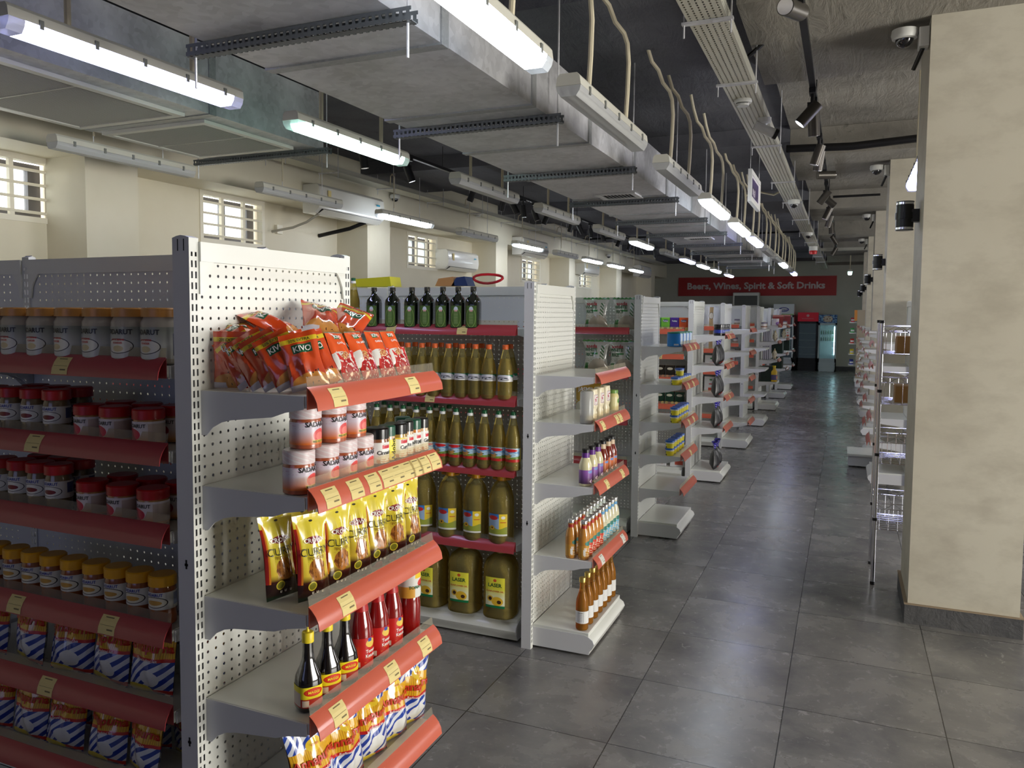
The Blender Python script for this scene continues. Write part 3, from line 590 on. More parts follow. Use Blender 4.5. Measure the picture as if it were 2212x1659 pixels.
GB = mat('green_bottle_glass', (52, 92, 40), 0.15, coat=0.5)
def small_bottle(r_, h, m_name, capn):
    m_ = MATS[m_name]; b = MB(); b.lathe([(r_*.9, 0), (r_, h*.03), (r_, h*.6), (r_*.4, h*.78), (r_*.36, h*.9)], m_, 12); b.lathe([(r_*.44, h*.9), (r_*.44, h)], MATS[capn], 12); return b.build('drink_bottle')
for k, (z, n_) in enumerate(((0.5+2*(1.45-0.65)/4+0.012, 6), (0.5+3*(1.45-0.65)/4+0.012, 6))):
    for j in range(n_):
        inst(small_bottle, (-0.745+0.09+j*0.062, 26.62, z), 0, 'small green bottle in the lit fridge, %s from left on the %s shelf' % (ORD[j], ['middle', 'upper'][k]), 'bottle', 'green bottles in the lit fridge', args=(0.022, 0.13, 'green_bottle_glass', 'yellow_price_ticket'))
# ============================================================ GONDOLA SHELVING
# local frame: shelves face -Y, back panel at y=0, width along x from 0 to w
def post_mat():
    return perf('slotted_upright', (228, 229, 222), (0, 2), 0.0125, 0.025, 0, 0.0015, 0.02, 0.0285, 1.79, 0.3, square=True, hw=0.0028, hh=0.0078, ou=0.0025)
def panel(w, name, parent, z0=0.12, z1=1.80, holes=True, y=0.0):
    pm = perf('pegboard_white', (228, 229, 222), (0, 2), 0.02727, 0.025, 0.0037, 0.0, 0.13, 0.6, 1.765, 0.28, ou=0.0) if w < 0.7 else perf('pegboard_bay', (222, 223, 222), (0, 2), 0.0279, 0.025, 0.0036, 0.02, 0.13, 0.84, 1.765, 0.3)
    b = MB(); b.box(0, y-0.001, z0, w, y+0.001, z1-0.045, pm if holes else PC); b.box(0, y-0.012, z1-0.045, w, y+0.004, z1, PC)
    b.prism([(0, z1-0.045), (0.045, z1-0.045), (0.03, z1-0.06), (0.016, z1-0.085), (0.01, z1-0.12), (0, z1-0.12)], 1, y-0.009, y-0.003, PC)
    b.prism([(w-0.045, z1-0.045), (w, z1-0.045), (w, z1-0.12), (w-0.01, z1-0.12), (w-0.016, z1-0.085), (w-0.03, z1-0.06)], 1, y-0.009, y-0.003, PC)
    return b.build(name, parent, False)
RP = [(0.0, 0.02), (-0.010, 0.012), (-0.02, 0.0), (-0.027, -0.014), (-0.030, -0.032), (-0.028, -0.032), (-0.0245, -0.014), (-0.018, -0.001), (-0.009, 0.01), (0.0, 0.017)]
def price_rail(parent, x0, x1, yf, zs, rm, ticks, tm):
    b = MB(); b.prism([(p[0]+yf, p[1]+zs) for p in RP], 0, x0, x1, rm); b.box(x0, yf-0.002, zs-0.03, x1, yf, zs+0.018, rm)
    r = b.build('price_rail', parent); r['label'] = 'red plastic price rail'
    b = MB(); b.poly([(x0+0.002, yf-0.001, zs+0.018), (x1-0.002, yf-0.001, zs+0.018), (x1-0.002, yf+0.003, zs+0.042), (x0+0.002, yf+0.003, zs+0.042)], LIP); b.build('clear_lip', r, False)
    for tx in ticks:
        b = MB(); w = 0.028; pp = [(-0.0106, 0.0125), (-0.0206, 0.0003), (-0.0277, -0.014), (-0.0306, -0.029)]
        for i in range(3): a, c = pp[i], pp[i+1]; b.poly([(tx-w, a[0]+yf, a[1]+zs), (tx-w, c[0]+yf, c[1]+zs), (tx+w, c[0]+yf, c[1]+zs), (tx+w, a[0]+yf, a[1]+zs)], tm)
        for k, (q0, q1, xw) in enumerate(((0.25, 0.42, 0.5), (0.55, 0.6, 0.85), (0.1, 0.35, 0.35))):
            s = 0 if k == 0 else 1 if k == 1 else 2; a, c = pp[s], pp[s+1]
            A = lambda t: (a[0]+(c[0]-a[0])*t+yf-0.0006, a[1]+(c[1]-a[1])*t+zs)
            sh = 0.4*w if k == 2 else 0
            b.poly([(tx-w*xw+sh, *A(q0)), (tx-w*xw+sh, *A(q1)), (tx+w*xw+sh, *A(q1)), (tx+w*xw+sh, *A(q0))], mat('ticket_print', (120, 106, 70), 0.6))
        b.build('price_ticket', r, False)
    return r
def shelf(parent, w, z, d=0.305, rail=None, rx=None, ticks=(), bracket='curve', tm=None, x0=0.0):
    b = MB(); b.box(x0+0.004, -d, z-0.028, x0+w-0.004, -0.004, z, PC); s = b.build('shelf', parent, True, bev=0.002)
    pr = [(-0.003, z-0.001), (-0.003, z-0.105), (-0.02, z-0.105), (-0.04, z-0.085), (-0.065, z-0.072), (-0.095, z-0.065), (-0.21, z-0.052), (-0.245, z-0.04), (-d+0.008, z-0.03), (-d+0.008, z-0.001)]
    for xx in (x0, x0+w-0.003):
        b = MB(); b.prism(pr, 0, xx, xx+0.003, PCG); b.build('bracket', s, False)
    if rail:
        a, c = rx or (0.0, w); price_rail(s, x0+a, x0+c, -d, z, rail, ticks, tm or TICK)
    return s
def base(parent, w, zt=0.12, d=0.33):
    b = MB(); b.box(0.002, -d+0.04, zt-0.02, w-0.002, -0.004, zt, PC); s = b.build('base_shelf', parent, True, bev=0.002)
    sc = [(0.0, zt-0.014), (-d+0.06, zt-0.014), (-d+0.042, zt-0.02), (-d+0.02, zt-0.035), (-d+0.012, zt-0.055), (-d+0.02, zt-0.075), (-d+0.034, zt-0.09), (-d+0.038, zt-0.107), (0.0, zt-0.107)]
    for xx in (0, w-0.004): b = MB(); b.prism(sc, 0, xx, xx+0.004, PCG); b.build('side_panel', s, False)
    b = MB(); b.prism(sc[1:-1]+[(-d+0.05, zt-0.107), (-d+0.05, zt-0.03)], 0, 0.004, w-0.004, PC); b.build('plinth', s)
    return s
def upright(parent, x, y0=-0.005, y1=0.045, h=1.8, wd=0.03, cap=True):
    pm = post_mat(); b = MB()
    b.v += [(0, y0, .0), (wd, y0, .0), (wd, y1, .0), (0, y1, .0), (0, y0, h), (wd, y0, h), (wd, y1, h), (0, y1, h)]
    for f, mt in (((0, 1, 5, 4), pm), ((2, 3, 7, 6), pm), ((1, 2, 6, 5), PCG), ((3, 0, 4, 7), PCG), ((0, 3, 2, 1), PC), ((4, 5, 6, 7), PC)): b.f.append(list(f)); b.mi.append(b.m(mt)); b.uv.append([(0, 0)]*4)
    for zz in (0.62, 1.05): b.box(-0.0006, y0+0.022, zz, -0.0001, y0+0.027, zz+0.022, DARK); b.box(-0.0006, y0+0.0195, zz+0.007, -0.0001, y0+0.0295, zz+0.013, DARK)
    for yy in (0.014, 0.032): b.box(-0.0006, y0+yy, h-0.03, -0.0001, y0+yy+0.0025, h-0.003, DARK)
    if cap: b.prism([(y0, h), (y0+0.012, h+0.004), ((y0+y1)/2, h+0.006), (y1-0.012, h+0.004), (y1, h)], 0, 0, wd, PCG)
    return b.build('upright', parent, False, (x, 0, 0))
def unit(name, loc, rz, w, shelves, label, h=1.8, rail=RAIL, cat='shelving', group=None, basez=0.12, posts=(0, 1), backed=True, dep=0.305, yb=0.045):
    """shelves: list of (z, rail?, (rx0,rx1) or None, [ticket xs], ticket material)"""
    t = root(name, loc, rz); tag(t, label, cat, group)
    if 0 in posts: upright(t, -0.03, y1=yb, h=h)
    if 1 in posts: upright(t, w, y1=yb, h=h)
    if backed: panel(w, 'back_panel', t, z1=h-0.008, y=0.0)
    for sh in shelves:
        z, ra, rx, tk = sh[:4]; shelf(t, w, z, dep, rail if ra else None, rx, tk, tm=sh[4] if len(sh) > 4 else None)
    if basez: base(t, w, basez)
    return t
ROWY = [1.42, 3.67, 5.92, 8.17, 10.42, 12.7, 14.97, 17.2, 19.4]
ROWN = ['nearest', 'second', 'third', 'fourth', 'fifth', 'sixth', 'seventh', 'eighth', 'ninth']
XF = -1.37
ENDS = [
 [(1.47, 1, (0.0, .6), [.09, .44]), (1.245, 1, (0, .6), [.06, .16, .24, .305, .36, .415, .46, .505, .585-.02]), (.98, 1, (0, .6), [.12]), (.73, 1, (0, .6), [.085, .33, .51]), (.46, 1, (0, .6), [.28])],
 [(1.357, 1, (0.0, .58), []), (1.13, 1, (0, .58), [.07, .33, .4]), (.828, 1, (0, .58), [.16, .46]), (.47, 1, (0, .58), [.09, .5], TICKW)],
 [(1.423, 1, (0, .58), [.2, .4]), (1.143, 1, (0, .58), [.15, .35]), (.865, 1, (0, .58), [.2, .4]), (.62, 1, (0, .58), [.3]), (.365, 1, (0, .58), [])],
 [(1.454, 1, (0, .58), [.2]), (1.158, 1, (0, .58), [.3]), (.846, 1, (0, .58), [.3]), (.539, 1, (0, .58), [])],
 [(1.48, 1, (0, .6), []), (1.2, 1, (0, .6), []), (.88, 1, (0, .6), []), (.6, 1, (0, .6), []), (.33, 1, (0, .6), [])],
 [(1.45, 0, None, []), (1.17, 0, None, []), (.86, 0, None, []), (.48, 0, None, [])],
 [(1.48, 1, (0, .6), []), (1.2, 1, (0, .6), []), (.88, 1, (0, .6), []), (.5, 0, None, [])],
 [(1.45, 1, (0, .6), []), (1.2, 1, (0, .6), []), (.9, 1, (0, .6), []), (.6, 1, (0, .6), [])],
 [(1.46, 1, (0, .6), []), (1.17, 1, (0, .6), []), (.88, 1, (0, .6), []), (.55, 1, (0, .6), [])]]
RH = [1.822, 1.806, 1.797, 1.80, 1.805, 1.81, 1.815, 1.81, 1.805]
MAINZ = [
 [(1.525, [.1, .56]), (1.322, [.16, .45]), (1.126, [.2]), (.884, [.36, .7]), (.681, [.12, .47]), (.46, [])],
 [(1.58, [.19, .6]), (1.232, [.42]), (.882, [.3]), (.503, []), ],
 [(1.541, [.45]), (1.21, []), (.865, []), (.552, [])],
 [(1.497, [.3, .6]), (1.247, [.4, .65]), (1.014, []), (.745, [.5])],
 [(1.5, []), (1.22, []), (.95, []), (.68, []), (.4, [])]]
unitends = {}
for i, y in enumerate(ROWY):
    rl = RAIL if i < 7 else RAIL
    e = unit('end_gondola', (XF, y+0.03, 0), pi/2, 0.60, ENDS[i], 'white end shelving unit facing the aisle, %s row from the camera' % ROWN[i], h=RH[i], group='end units along the aisle', basez=0.12)
    mz = MAINZ[min(i, 4)]
    for bi in range(3 if i < 2 else 2 if i < 5 else 1):
        x1 = -1.452 - bi*0.92; w = 0.89; x0 = x1 - w
        sl = [(z, 1, (0.005, w-0.002), tk) for z, tk in mz] if bi < 2 else [(z, 1, (0.005, w-0.002), []) for z, tk in mz]
        u = unit('aisle_gondola', (x0, y+0.335, 0), 0, w, sl, 'white pegboard shelving bay, %s from the end unit in the %s row' % (ORD[bi], ROWN[i]), h=RH[i], rail=RAILM if i < 3 else RAIL, group='bays facing the camera', basez=0.12 if i else 0.12, posts=(0,) if bi else (0, 1), dep=0.32, yb=0.02)
    # the far side of the double sided row
    for bi in range(3 if i < 2 else 1):
        x1 = -1.452 - bi*0.92; w = 0.89
        u = unit('aisle_gondola', (x1, y+0.362, 0), pi, w, [(z, 1, None, []) for z, tk in mz[:3]], 'white shelving bay on the far side of the %s row, %s from the aisle' % (ROWN[i], ORD[bi]), h=RH[i], rail=RAIL, group='bays facing away', posts=(), dep=0.3, backed=False)
# right hand side: units facing the aisle between the pillars
for i, (y, hh) in enumerate(((8.40, 1.8), (10.3, 1.8), (12.35, 1.8), (14.6, 1.8), (16.6, 1.8), (18.8, 1.8))):
    zz = [(1.40, 1, None, []), (1.19, 1, None, []), (.70, 1, None, []), (.47, 1, None, [])] if i == 0 else [(1.45, 1, None, []), (1.2, 1, None, []), (.95, 1, None, []), (.7, 1, None, []), (.42, 1, None, [])]
    unit('end_gondola', (0.55, y+0.62, 0), -pi/2, 0.6, zz, 'white end shelving unit on the right of the aisle, %s from the camera' % ORD[i], rail=RAIL, group='end units on the right', basez=0.19 if i == 0 else 0.12)
b = MB(); b.box(0.07, 9.72, 0.02, 0.34, 10.2, 0.13, PCG); b.box(0.06, 9.7, 0.13, 0.345, 10.25, 0.15, PC); tag(b.build('base_deck', smooth=False), 'low white base deck on the floor against the second pillar', 'shelf base')
t = root('wood_backed_shelf', (0.24, 21.0, 0)); tag(t, 'tall beige wood sided shelf unit with coloured goods, far right of aisle', 'shelving')
BG = mat('beige_board', (172, 160, 136), 0.6)
b = MB(); b.box(0, 0, 0.2, 0.42, 0.03, 1.8, BG); b.build('side_panel', t, False)
b = MB(); b.box(-0.02, 0.0, 0.12, 0.3, 0.8, 0.2, PC); b.box(0.0, 0.02, 0, 0.28, 0.78, 0.12, PCG); b.build('base', t, False)
for k, z in enumerate((0.5, 0.75, 1.0, 1.25, 1.5)): b = MB(); b.box(-0.16, 0.05, z, 0.3, 0.85, z+0.02, PC); b.build('shelf', t, False)
b = MB(); b.box(-0.06, -0.005, 1.55, 0.0, 0.06, 1.8, mat('orange_panel', (214, 142, 62), 0.5)); b.build('orange_corner', t, False)
for k, (z, c) in enumerate(((0.52, (40, 60, 150)), (0.77, (230, 210, 30)), (1.02, (200, 60, 40)), (1.27, (60, 170, 80)), (1.52, (190, 40, 60)))):
    for j in range(4):
        b = MB(); b.box(-0.04, 0, 0, 0.04, 0.1, 0.1, mat('carton_%d' % k, c, 0.5)); b.box(-0.035, -0.0005, 0.03, 0.035, -0.0001, 0.07, WHT)
        o = b.build('small_carton', smooth=False, loc=(0.24-0.09, 21.08+j*0.17, z)); tag(o, 'small %s carton on the wood sided shelf far away, %s along' % (['blue', 'yellow', 'orange red', 'green', 'crimson'][k], ORD[j]), 'carton', 'cartons on the wood sided shelf')

# chrome wire rack beside the pillar
def basket(parent, z, hgt=0.165):
    b = MB(); x0, x1, y0, y1 = 0.0, 0.9, 0.0, 0.455; r = 0.003
    for zz in (z, z-0.035, z-hgt):
        for p, q in (((x0, y0), (x1, y0)), ((x0, y1), (x1, y1)), ((x0, y0), (x0, y1)), ((x1, y0), (x1, y1))): b.cyl((p[0], p[1], zz), (q[0], q[1], zz), r, CHROME, 6)
    n = 18
    for i in range(n):
        x = x0+(x1-x0)*(i+0.5)/n
        for yy in (y0, y1): b.cyl((x, yy, z-0.035), (x, yy, z-hgt), 0.0018, CHROME, 5)
        b.cyl((x, y0, z-hgt), (x, y1, z-hgt), 0.002, CHROME, 5)
        xa, xb = x0+(x1-x0)*i/n, x0+(x1-x0)*(i+1)/n; za, zb = (z, z-0.035) if i % 2 == 0 else (z-0.035, z)
        for yy in (y0, y1): b.cyl((xa, yy, za), (xb, yy, zb), 0.002, CHROME, 5)
    for i in range(9):
        y = y0+(y1-y0)*(i+0.5)/9; b.cyl((x0, y, z-0.035), (x0, y, z-hgt), 0.0018, CHROME, 5); b.cyl((x0, y, z-hgt), (x1, y, z-hgt), 0.002, CHROME, 5)
    return b.build('wire_basket', parent)
t = root('wire_rack', (0.2, 5.49, 0)); tag(t, 'chrome wire basket rack standing behind the nearest pillar', 'wire rack')
for (x, y) in ((0, 0), (0, .455), (.9, 0), (.9, .455)):
    b = MB(); b.cyl((x, y, 0.02), (x, y, 1.61), 0.0125, CHROME, 14); p = b.build('post', t)
    for z in (0.0, 1.61, 1.19, 0.80, 0.4): b = MB(); b.cyl((x, y, z), (x, y, z+0.018), 0.0137, BLK, 14); b.build('collar', p)
for z in (1.59, 1.285, 0.92, 0.51): basket(t, z)
CB = mat('brown_cardboard', (158, 118, 66), 0.8)
for (x, z, lab) in ((0.42, 1.43, 'brown cardboard box in the top basket of the wire rack'), (0.42, 1.125, 'brown cardboard box in second basket of the wire rack')):
    b = MB(); b.box(0, 0, 0, 0.3, 0.25, 0.1, CB); b.box(-0.0005, 0.1, 0.0995, 0.3005, 0.15, 0.1005, mat('packing_tape', (180, 146, 92), 0.4)); tag(b.build('cardboard_box', smooth=False, loc=(0.2+x-0.33, 5.58, z), bev=0.002), lab, 'box')
# ============================================================ GOODS
def wrapf(r, zc, a0=0.0, lift=0.0008, sq=None):
    def fn(x, y):
        a = a0+x/r; ca, sa = sin(a), -cos(a)
        if sq: den = (abs(ca)**sq + abs(sa)**sq)**(1/sq); ca, sa = ca/den, sa/den
        return ((r+lift)*ca, (r+lift)*sa, zc+y)
    return fn
def flatf(yf, zc, xc=0.0): return lambda x, y: (xc+x, yf, zc+y)
def band(b, r, z0, z1, mt, arc=2*pi, ac=0.0, n=24, sx=1, sy=1, sq=None):
    b.lathe([(r, z0), (r, z1)], mt, n, a0=ac-arc/2, a1=ac+arc/2, cap=False, sx=sx, sy=sy, sq=sq)
def jar(body, cap, label, h, r, hl, rl, lab_z, texts=(), neck=0.92, shoulder=0.12, content=None, arc=2*pi, name='jar', ridge=False):
    t = root(name); hb = h-hl
    b = MB(); b.lathe([(r*0.93, 0), (r, h*0.02), (r, hb*(1-shoulder)), (r*neck, hb)], body, 28); b.build('body', t)
    b = MB(); b.lathe([(rl, hb), (rl, h-0.003), (rl-0.003, h)], cap, 28)
    if ridge:
        for k in range(0): pass
    b.build('lid', t)
    if label:
        b = MB(); band(b, r+0.0006, h*lab_z[0], h*lab_z[1], label, arc)
        for (tx, sz, z, m_, a0) in texts: b.text(tx, sz, m_, wrapf(r+0.0006, z, a0), bold=0.02)
        b.build('label', t)
    return t
def prof_bottle(prof, body, capz, capr, cap, label=None, texts=(), name='bottle', n=24, sx=1, sy=1, arc=2*pi, sq=None, extra=None, liquid=None):
    t = root(name); b = MB(); b.lathe(prof, body, n, sx=sx, sy=sy, sq=sq); b.build('body', t)
    if liquid: b = MB(); b.lathe(liquid[0], liquid[1], n, sx=sx, sy=sy, sq=sq); b.build('contents', t)
    b = MB()
    for (r0, z0, r1, z1, m_) in ([(capr, capz[0], capr, capz[1], cap)] if not isinstance(cap, list) else cap): b.lathe([(r0, z0), (r1, z1-0.002), (r1-0.0015, z1)], m_, 18)
    b.build('cap', t)
    if label:
        b = MB(); band(b, label[0], label[1], label[2], label[3], arc, sx=sx, sy=sy, sq=sq)
        for (tx, sz, z, m_, a0) in texts: b.text(tx, sz, m_, wrapf(label[0]*sy, z, a0, sq=sq), bold=0.02)
        b.build('label', t)
    if extra: extra(t)
    return t
def pouch(w, h, d, front, back=None, seed=1, pinch=0.0, texts=(), foot=0.25, crinkle=0.004, name='packet', nu=14, nv=20, zig=0, top=None, topv=0.93, flare=0.0):
    """filled packet: cushion between two sealed faces, standing on its base, facing -Y"""
    t = root(name); rr = random.Random(seed); ph = [rr.uniform(0, 6.28) for _ in range(8)]; am = [rr.uniform(.5, 1) for _ in range(8)]
    def T(u, v):
        e = max(0.0, sin(pi*u))**0.55; p = (min(1, v/foot))**0.5 if v < foot else max(0.0, cos((v-foot)/(topv-foot)*pi/2))**0.6 if v < topv else 0.0
        return d/2*e*p
    def wr(u, v, s):
        a = 0.0
        for k in range(4): a += am[k]*sin(ph[k]+u*(5+4*k)+v*(7-3*k)*1.3+s*2)
        a += 1.3*am[5]*sin(ph[5]+(u*1.4+v)*14)*0.6
        return crinkle*a*(0.25+0.75*sin(pi*min(1, v)))*(0.4+0.6*sin(pi*u))
    def P(u, v, s):
        wv = w*(1-pinch*sin(pi*v)**2 + flare*max(0, v-0.75)*2) ; x = (u-0.5)*wv; 
        y = s*(T(u, v)) + (wr(u, v, s) if 0 < v else 0); z = h*v
        if zig and v > 0.999: z += (0.006 if int(u*nu*1.0+0.5) % 2 else -0.004)
        return (x, y, z)
    b = MB()
    for s, m_ in ((-1, front), (1, back or front)):
        base_ = len(b.v); k = b.m(m_)
        for j in range(nv+1):
            for i in range(nu+1): b.v.append(P(i/nu, j/nv, s))
        for j in range(nv):
            for i in range(nu):
                q = [base_+j*(nu+1)+i, base_+j*(nu+1)+i+1, base_+(j+1)*(nu+1)+i+1, base_+(j+1)*(nu+1)+i]
                uv = [(i/nu, j/nv), ((i+1)/nu, j/nv), ((i+1)/nu, (j+1)/nv), (i/nu, (j+1)/nv)]
                if s > 0: q.reverse(); uv.reverse()
                b.f.append(q); b.mi.append(k); b.uv.append(uv)
    o = b.build('pouch', t)
    if texts:
        b = MB()
        for (tx, sz, uc, vc, m_, *bd) in texts:
            def fn(x, y, uc=uc, vc=vc):
                u = uc + x/w; v = vc + y/h; p = P(min(1, max(0, u)), min(1, max(0, v)), -1); return (p[0], p[1]-0.0035, p[2])
            b.text(tx, sz, m_, fn, bold=bd[0] if bd else 0.015)
        b.build('print', t, False)
    return t
def carton(w, d, h, m_, texts=(), name='carton', top=None):
    t = root(name); b = MB(); b.box(-w/2, 0, 0, w/2, d, h, m_)
    if top: b.box(-w/2, 0, h-0.0005, w/2, d, h+0.0004, top)
    b.build('box', t, False)
    if texts:
        b = MB()
        for (tx, sz, x, z, mm) in texts: b.text(tx, sz, mm, flatf(-0.0008, z, x), bold=0.02)
        b.build('print', t, False)
    return t
ink_r = mat('print_red', (206, 38, 34), 0.4); ink_w = mat('print_white', (240, 238, 232), 0.4); ink_g = mat('print_green', (22, 92, 46), 0.4); ink_k = mat('print_black', (26, 24, 26), 0.4); ink_b = mat('print_blue', (24, 50, 150), 0.4); ink_y = mat('print_yellow', (246, 222, 50), 0.4)

def soy_jar():
    return jar(glassy('jar_powder_cream', (196, 186, 168), 0.15, 0.2, (196, 186, 168)), mat('orange_wood_lid', (206, 142, 66), 0.35), design('soy_label', (206, 206, 198), [('g', .45, .9, (150, 152, 138)), ('e', .5, .38, .13, .24, (60, 56, 50)), ('e', .5, .38, .122, .215, (228, 224, 210)), ('e', .5, .3, .05, .1, (214, 196, 150)), ('r', .72, .1, .95, .8, (110, 112, 130))], 0.35), 0.135, 0.049, 0.022, 0.048, (0.1, 0.66), [('SADARUT', 0.017, 0.077, ink_k, 0.0), ('SOYA BEANS', 0.0065, 0.058, ink_r, 0.0), ('POWDER', 0.0065, 0.05, ink_r, 0.0)], neck=0.85)
def red_spice():
    return jar(mat('ground_spice_brown', (112, 92, 62), 0.2, coat=0.6), mat('red_lid', (178, 20, 26), 0.3, coat=0.3), design('spice_label', (214, 212, 208), [('e', .5, .42, .16, .3, (50, 44, 50)), ('e', .5, .42, .15, .27, (224, 222, 216)), ('e', .5, .38, .09, .13, (120, 30, 34)), ('r', .72, .3, .93, .9, (70, 80, 130))], 0.35), 0.125, 0.0335, 0.026, 0.036, (0.3, 0.66), [('SADARUT', 0.011, 0.076, ink_b, 0.0)], neck=0.9)
def red_short():
    return jar(mat('ground_spice_tan', (176, 120, 64), 0.25, coat=0.6), mat('red_lid', (178, 20, 26), 0.3, coat=0.3), design('short_label', (214, 204, 206), [('g', .5, .0, (214, 150, 84)), ('e', .42, .42, .12, .28, (190, 36, 66)), ('r', .62, .1, .98, .9, (190, 170, 160))], 0.35), 0.092, 0.038, 0.025, 0.039, (0.08, 0.68), [('SADARUT', 0.0125, 0.052, ink_k, -0.1)], neck=0.93)
def yellow_spice():
    return jar(mat('curry_brown', (142, 74, 30), 0.2, coat=0.6), mat('yellow_lid', (226, 164, 24), 0.32, coat=0.3), design('yspice_label', (214, 212, 204), [('e', .5, .42, .17, .32, (50, 44, 40)), ('e', .5, .42, .155, .28, (222, 216, 196)), ('e', .5, .4, .1, .14, (196, 150, 70)), ('r', .74, .2, .95, .9, (150, 160, 190))], 0.35), 0.122, 0.033, 0.026, 0.034, (0.33, 0.68), [('SADARUT', 0.0105, 0.077, ink_b, 0.0)], neck=0.92)
def chilli_jar():
    return jar(mat('chilli_flakes', (168, 84, 50), 0.3, coat=0.7), design('printed_white_lid', (224, 214, 214), [('s', 70, 60, .16, (196, 90, 100), 0, 0, 1, 1), ('s', 20, 8, .3, (226, 218, 218), 0, 0, 1, 1)], 0.35), design('rose_label', (214, 204, 216), [('g', .62, .05, (216, 112, 46)), ('n', 11, .6, (188, 130, 170), 0, .7, 1, 1), ('e', .56, .4, .09, .3, (222, 84, 84)), ('e', .56, .36, .06, .18, (236, 128, 120)), ('r', .46, .08, .68, .2, (226, 198, 84))], 0.3), 0.098, 0.036, 0.03, 0.0365, (0.1, 0.62), [('SADARUT', 0.0155, 0.0555, ink_k, 0.25), ('RED HOT PEPPER', 0.006, 0.0165, ink_k, 0.42)], neck=0.94)
def spice_badia(kind):
    capc = {'k': mat('black_spice_cap', (16, 16, 18), 0.25, coat=0.4), 'g': mat('green_spice_cap', (24, 84, 62), 0.3, coat=0.3)}
    K = {'cinn': ('k', (138, 84, 52), 'Cinnamon', (236, 236, 232)), 'adobo': ('g', (206, 170, 130), 'Adobo', (240, 226, 60)), 'curry': ('k', (172, 136, 56), 'Curry', (236, 234, 226)), 'white': ('k', (206, 174, 136), 'White Pepper', (236, 236, 232)), 'turm': ('g', (206, 124, 44), 'TURMERIC', (236, 236, 232)), 'garlic': ('k', (222, 190, 150), 'Garlic', (236, 236, 232))}[kind]
    c, pc, tx, lc = K; big = kind in ('cinn', 'curry')
    r = 0.031 if big else 0.023
    ly = [('n', 9, .5, (206, 150, 104), .36, .0, .64, .2)] if kind != 'adobo' else []
    if kind == 'curry': ly += [('s', 60, 3, .3, (236, 206, 60), .3, .8, .7, 1)]
    if kind != 'adobo': ly += [('r', .44, .7, .58, .88, (204, 40, 56))]
    lab = design('badia_'+kind, lc, ly, 0.4); h = 0.108
    tts = [(tx, 0.0145 if kind != 'adobo' else 0.017, 0.045, ink_k, 0.12), ('BADIA', 0.0065, 0.0655, ink_w, 0.07)]
    if kind == 'adobo': tts = []
    t = jar(mat('spice_fill_'+kind, pc, 0.25, coat=0.6), capc[c], lab, h, r, 0.028, r*1.02, (0.16, 0.66), tts, neck=0.95, name='spice_bottle')
    if kind == 'adobo':
        b = MB(); b.text('Adobo', 0.021, ink_k, lambda x, y: (0.024*sin(0.1-y/0.024), -0.0245*cos(0.1-y/0.024), 0.045+x), bold=0.02); b.build('lettering', t)
    return t
def curry_pouch(seed):
    ly = [('g', .55, .2, (222, 186, 60)), ('g', .3, .22, (60, 20, 16)), ('r', 0, 0, .06, .85, (176, 36, 28)), ('r', .94, 0, 1, .85, (176, 36, 28)), ('r', .06, 0, .1, .9, (232, 140, 40)), ('e', .5, .36, .24, .13, (176, 112, 44)), ('n', 16, .55, (122, 70, 26), .25, .26, .75, .46), ('r', 0, 0, 1, .2, (44, 20, 18)), ('e', .5, .7, .25, .045, (140, 24, 34)), ('e', .36, .17, .13, .055, (206, 190, 60)), ('e', .36, .17, .1, .042, (120, 120, 40)), ('r', 0, 0, 1, .05, (20, 50, 30)), ('e', .5, .92, .06, .012, (40, 40, 20))]
    return pouch(0.088, 0.20, 0.045, design('curry_print', (226, 208, 62), ly, 0.22, coat=0.8), seed=seed, pinch=0.1, crinkle=0.0022, texts=[('CROWN', 0.0145, .5, .70, ink_w), ('CURRY', 0.026, .5, .57, ink_k, -0.005), ('POWDER', 0.0105, .52, .495, mat('print_gold', (150, 110, 30), .4)), ('u  u  u', 0.012, .5, .1, ink_w)], name='curry_packet', flare=0.15)
def kivo_pouch(seed):
    ly = [('g', .5, .0, (150, 30, 16)), ('r', 0, .82, 1, .9, (222, 190, 40)), ('e', .55, .12, .5, .14, (196, 132, 60)), ('r', 0, .0, .4, .1, (196, 190, 196)), ('r', .25, .62, .8, .78, (30, 92, 60)), ('n', 9, .62, (60, 22, 18), .3, .05, .9, .3)]
    return pouch(0.1, 0.155, 0.04, design('kivo_print', (206, 72, 26), ly, 0.22, coat=0.9), seed=seed, pinch=0.05, crinkle=0.0035, texts=[('KIVO', 0.022, .52, .695, ink_w, 0.02), ('20% EXTRA', 0.0115, .5, .855, ink_k)], name='gari_packet', topv=0.97)
def kivo_small(seed):
    ly = [('m', .42, .04, 7, .0, (222, 220, 214)), ('e', .5, .3, .2, .14, (214, 176, 110)), ('n', 22, .5, (176, 70, 50), .3, .17, .7, .43), ('r', .3, .78, .62, .9, (40, 120, 74)), ('r', 0, .0, 1, .03, (120, 118, 90)), ('r', 0, .97, 1, 1, (120, 118, 90))]
    return pouch(0.075, 0.105, 0.03, design('kivo_small_print', (232, 92, 36), ly, 0.24, coat=0.8), seed=seed, crinkle=0.0015, texts=[('KIVO', 0.0135, .46, .84, ink_w, 0.02), ('GARI MIX', 0.0085, .5, .66, ink_w)], name='gari_sachet', topv=0.97, foot=0.3)
def red_sachet(seed):
    return pouch(0.075, 0.09, 0.028, design('red_sachet_print', (206, 52, 48), [('e', .5, .5, .42, .36, (176, 32, 34)), ('n', 8, .58, (232, 214, 206), 0, .0, 1, 1)], 0.24, coat=0.8), seed=seed, crinkle=0.0015, name='gari_sachet', topv=0.97, foot=0.3)
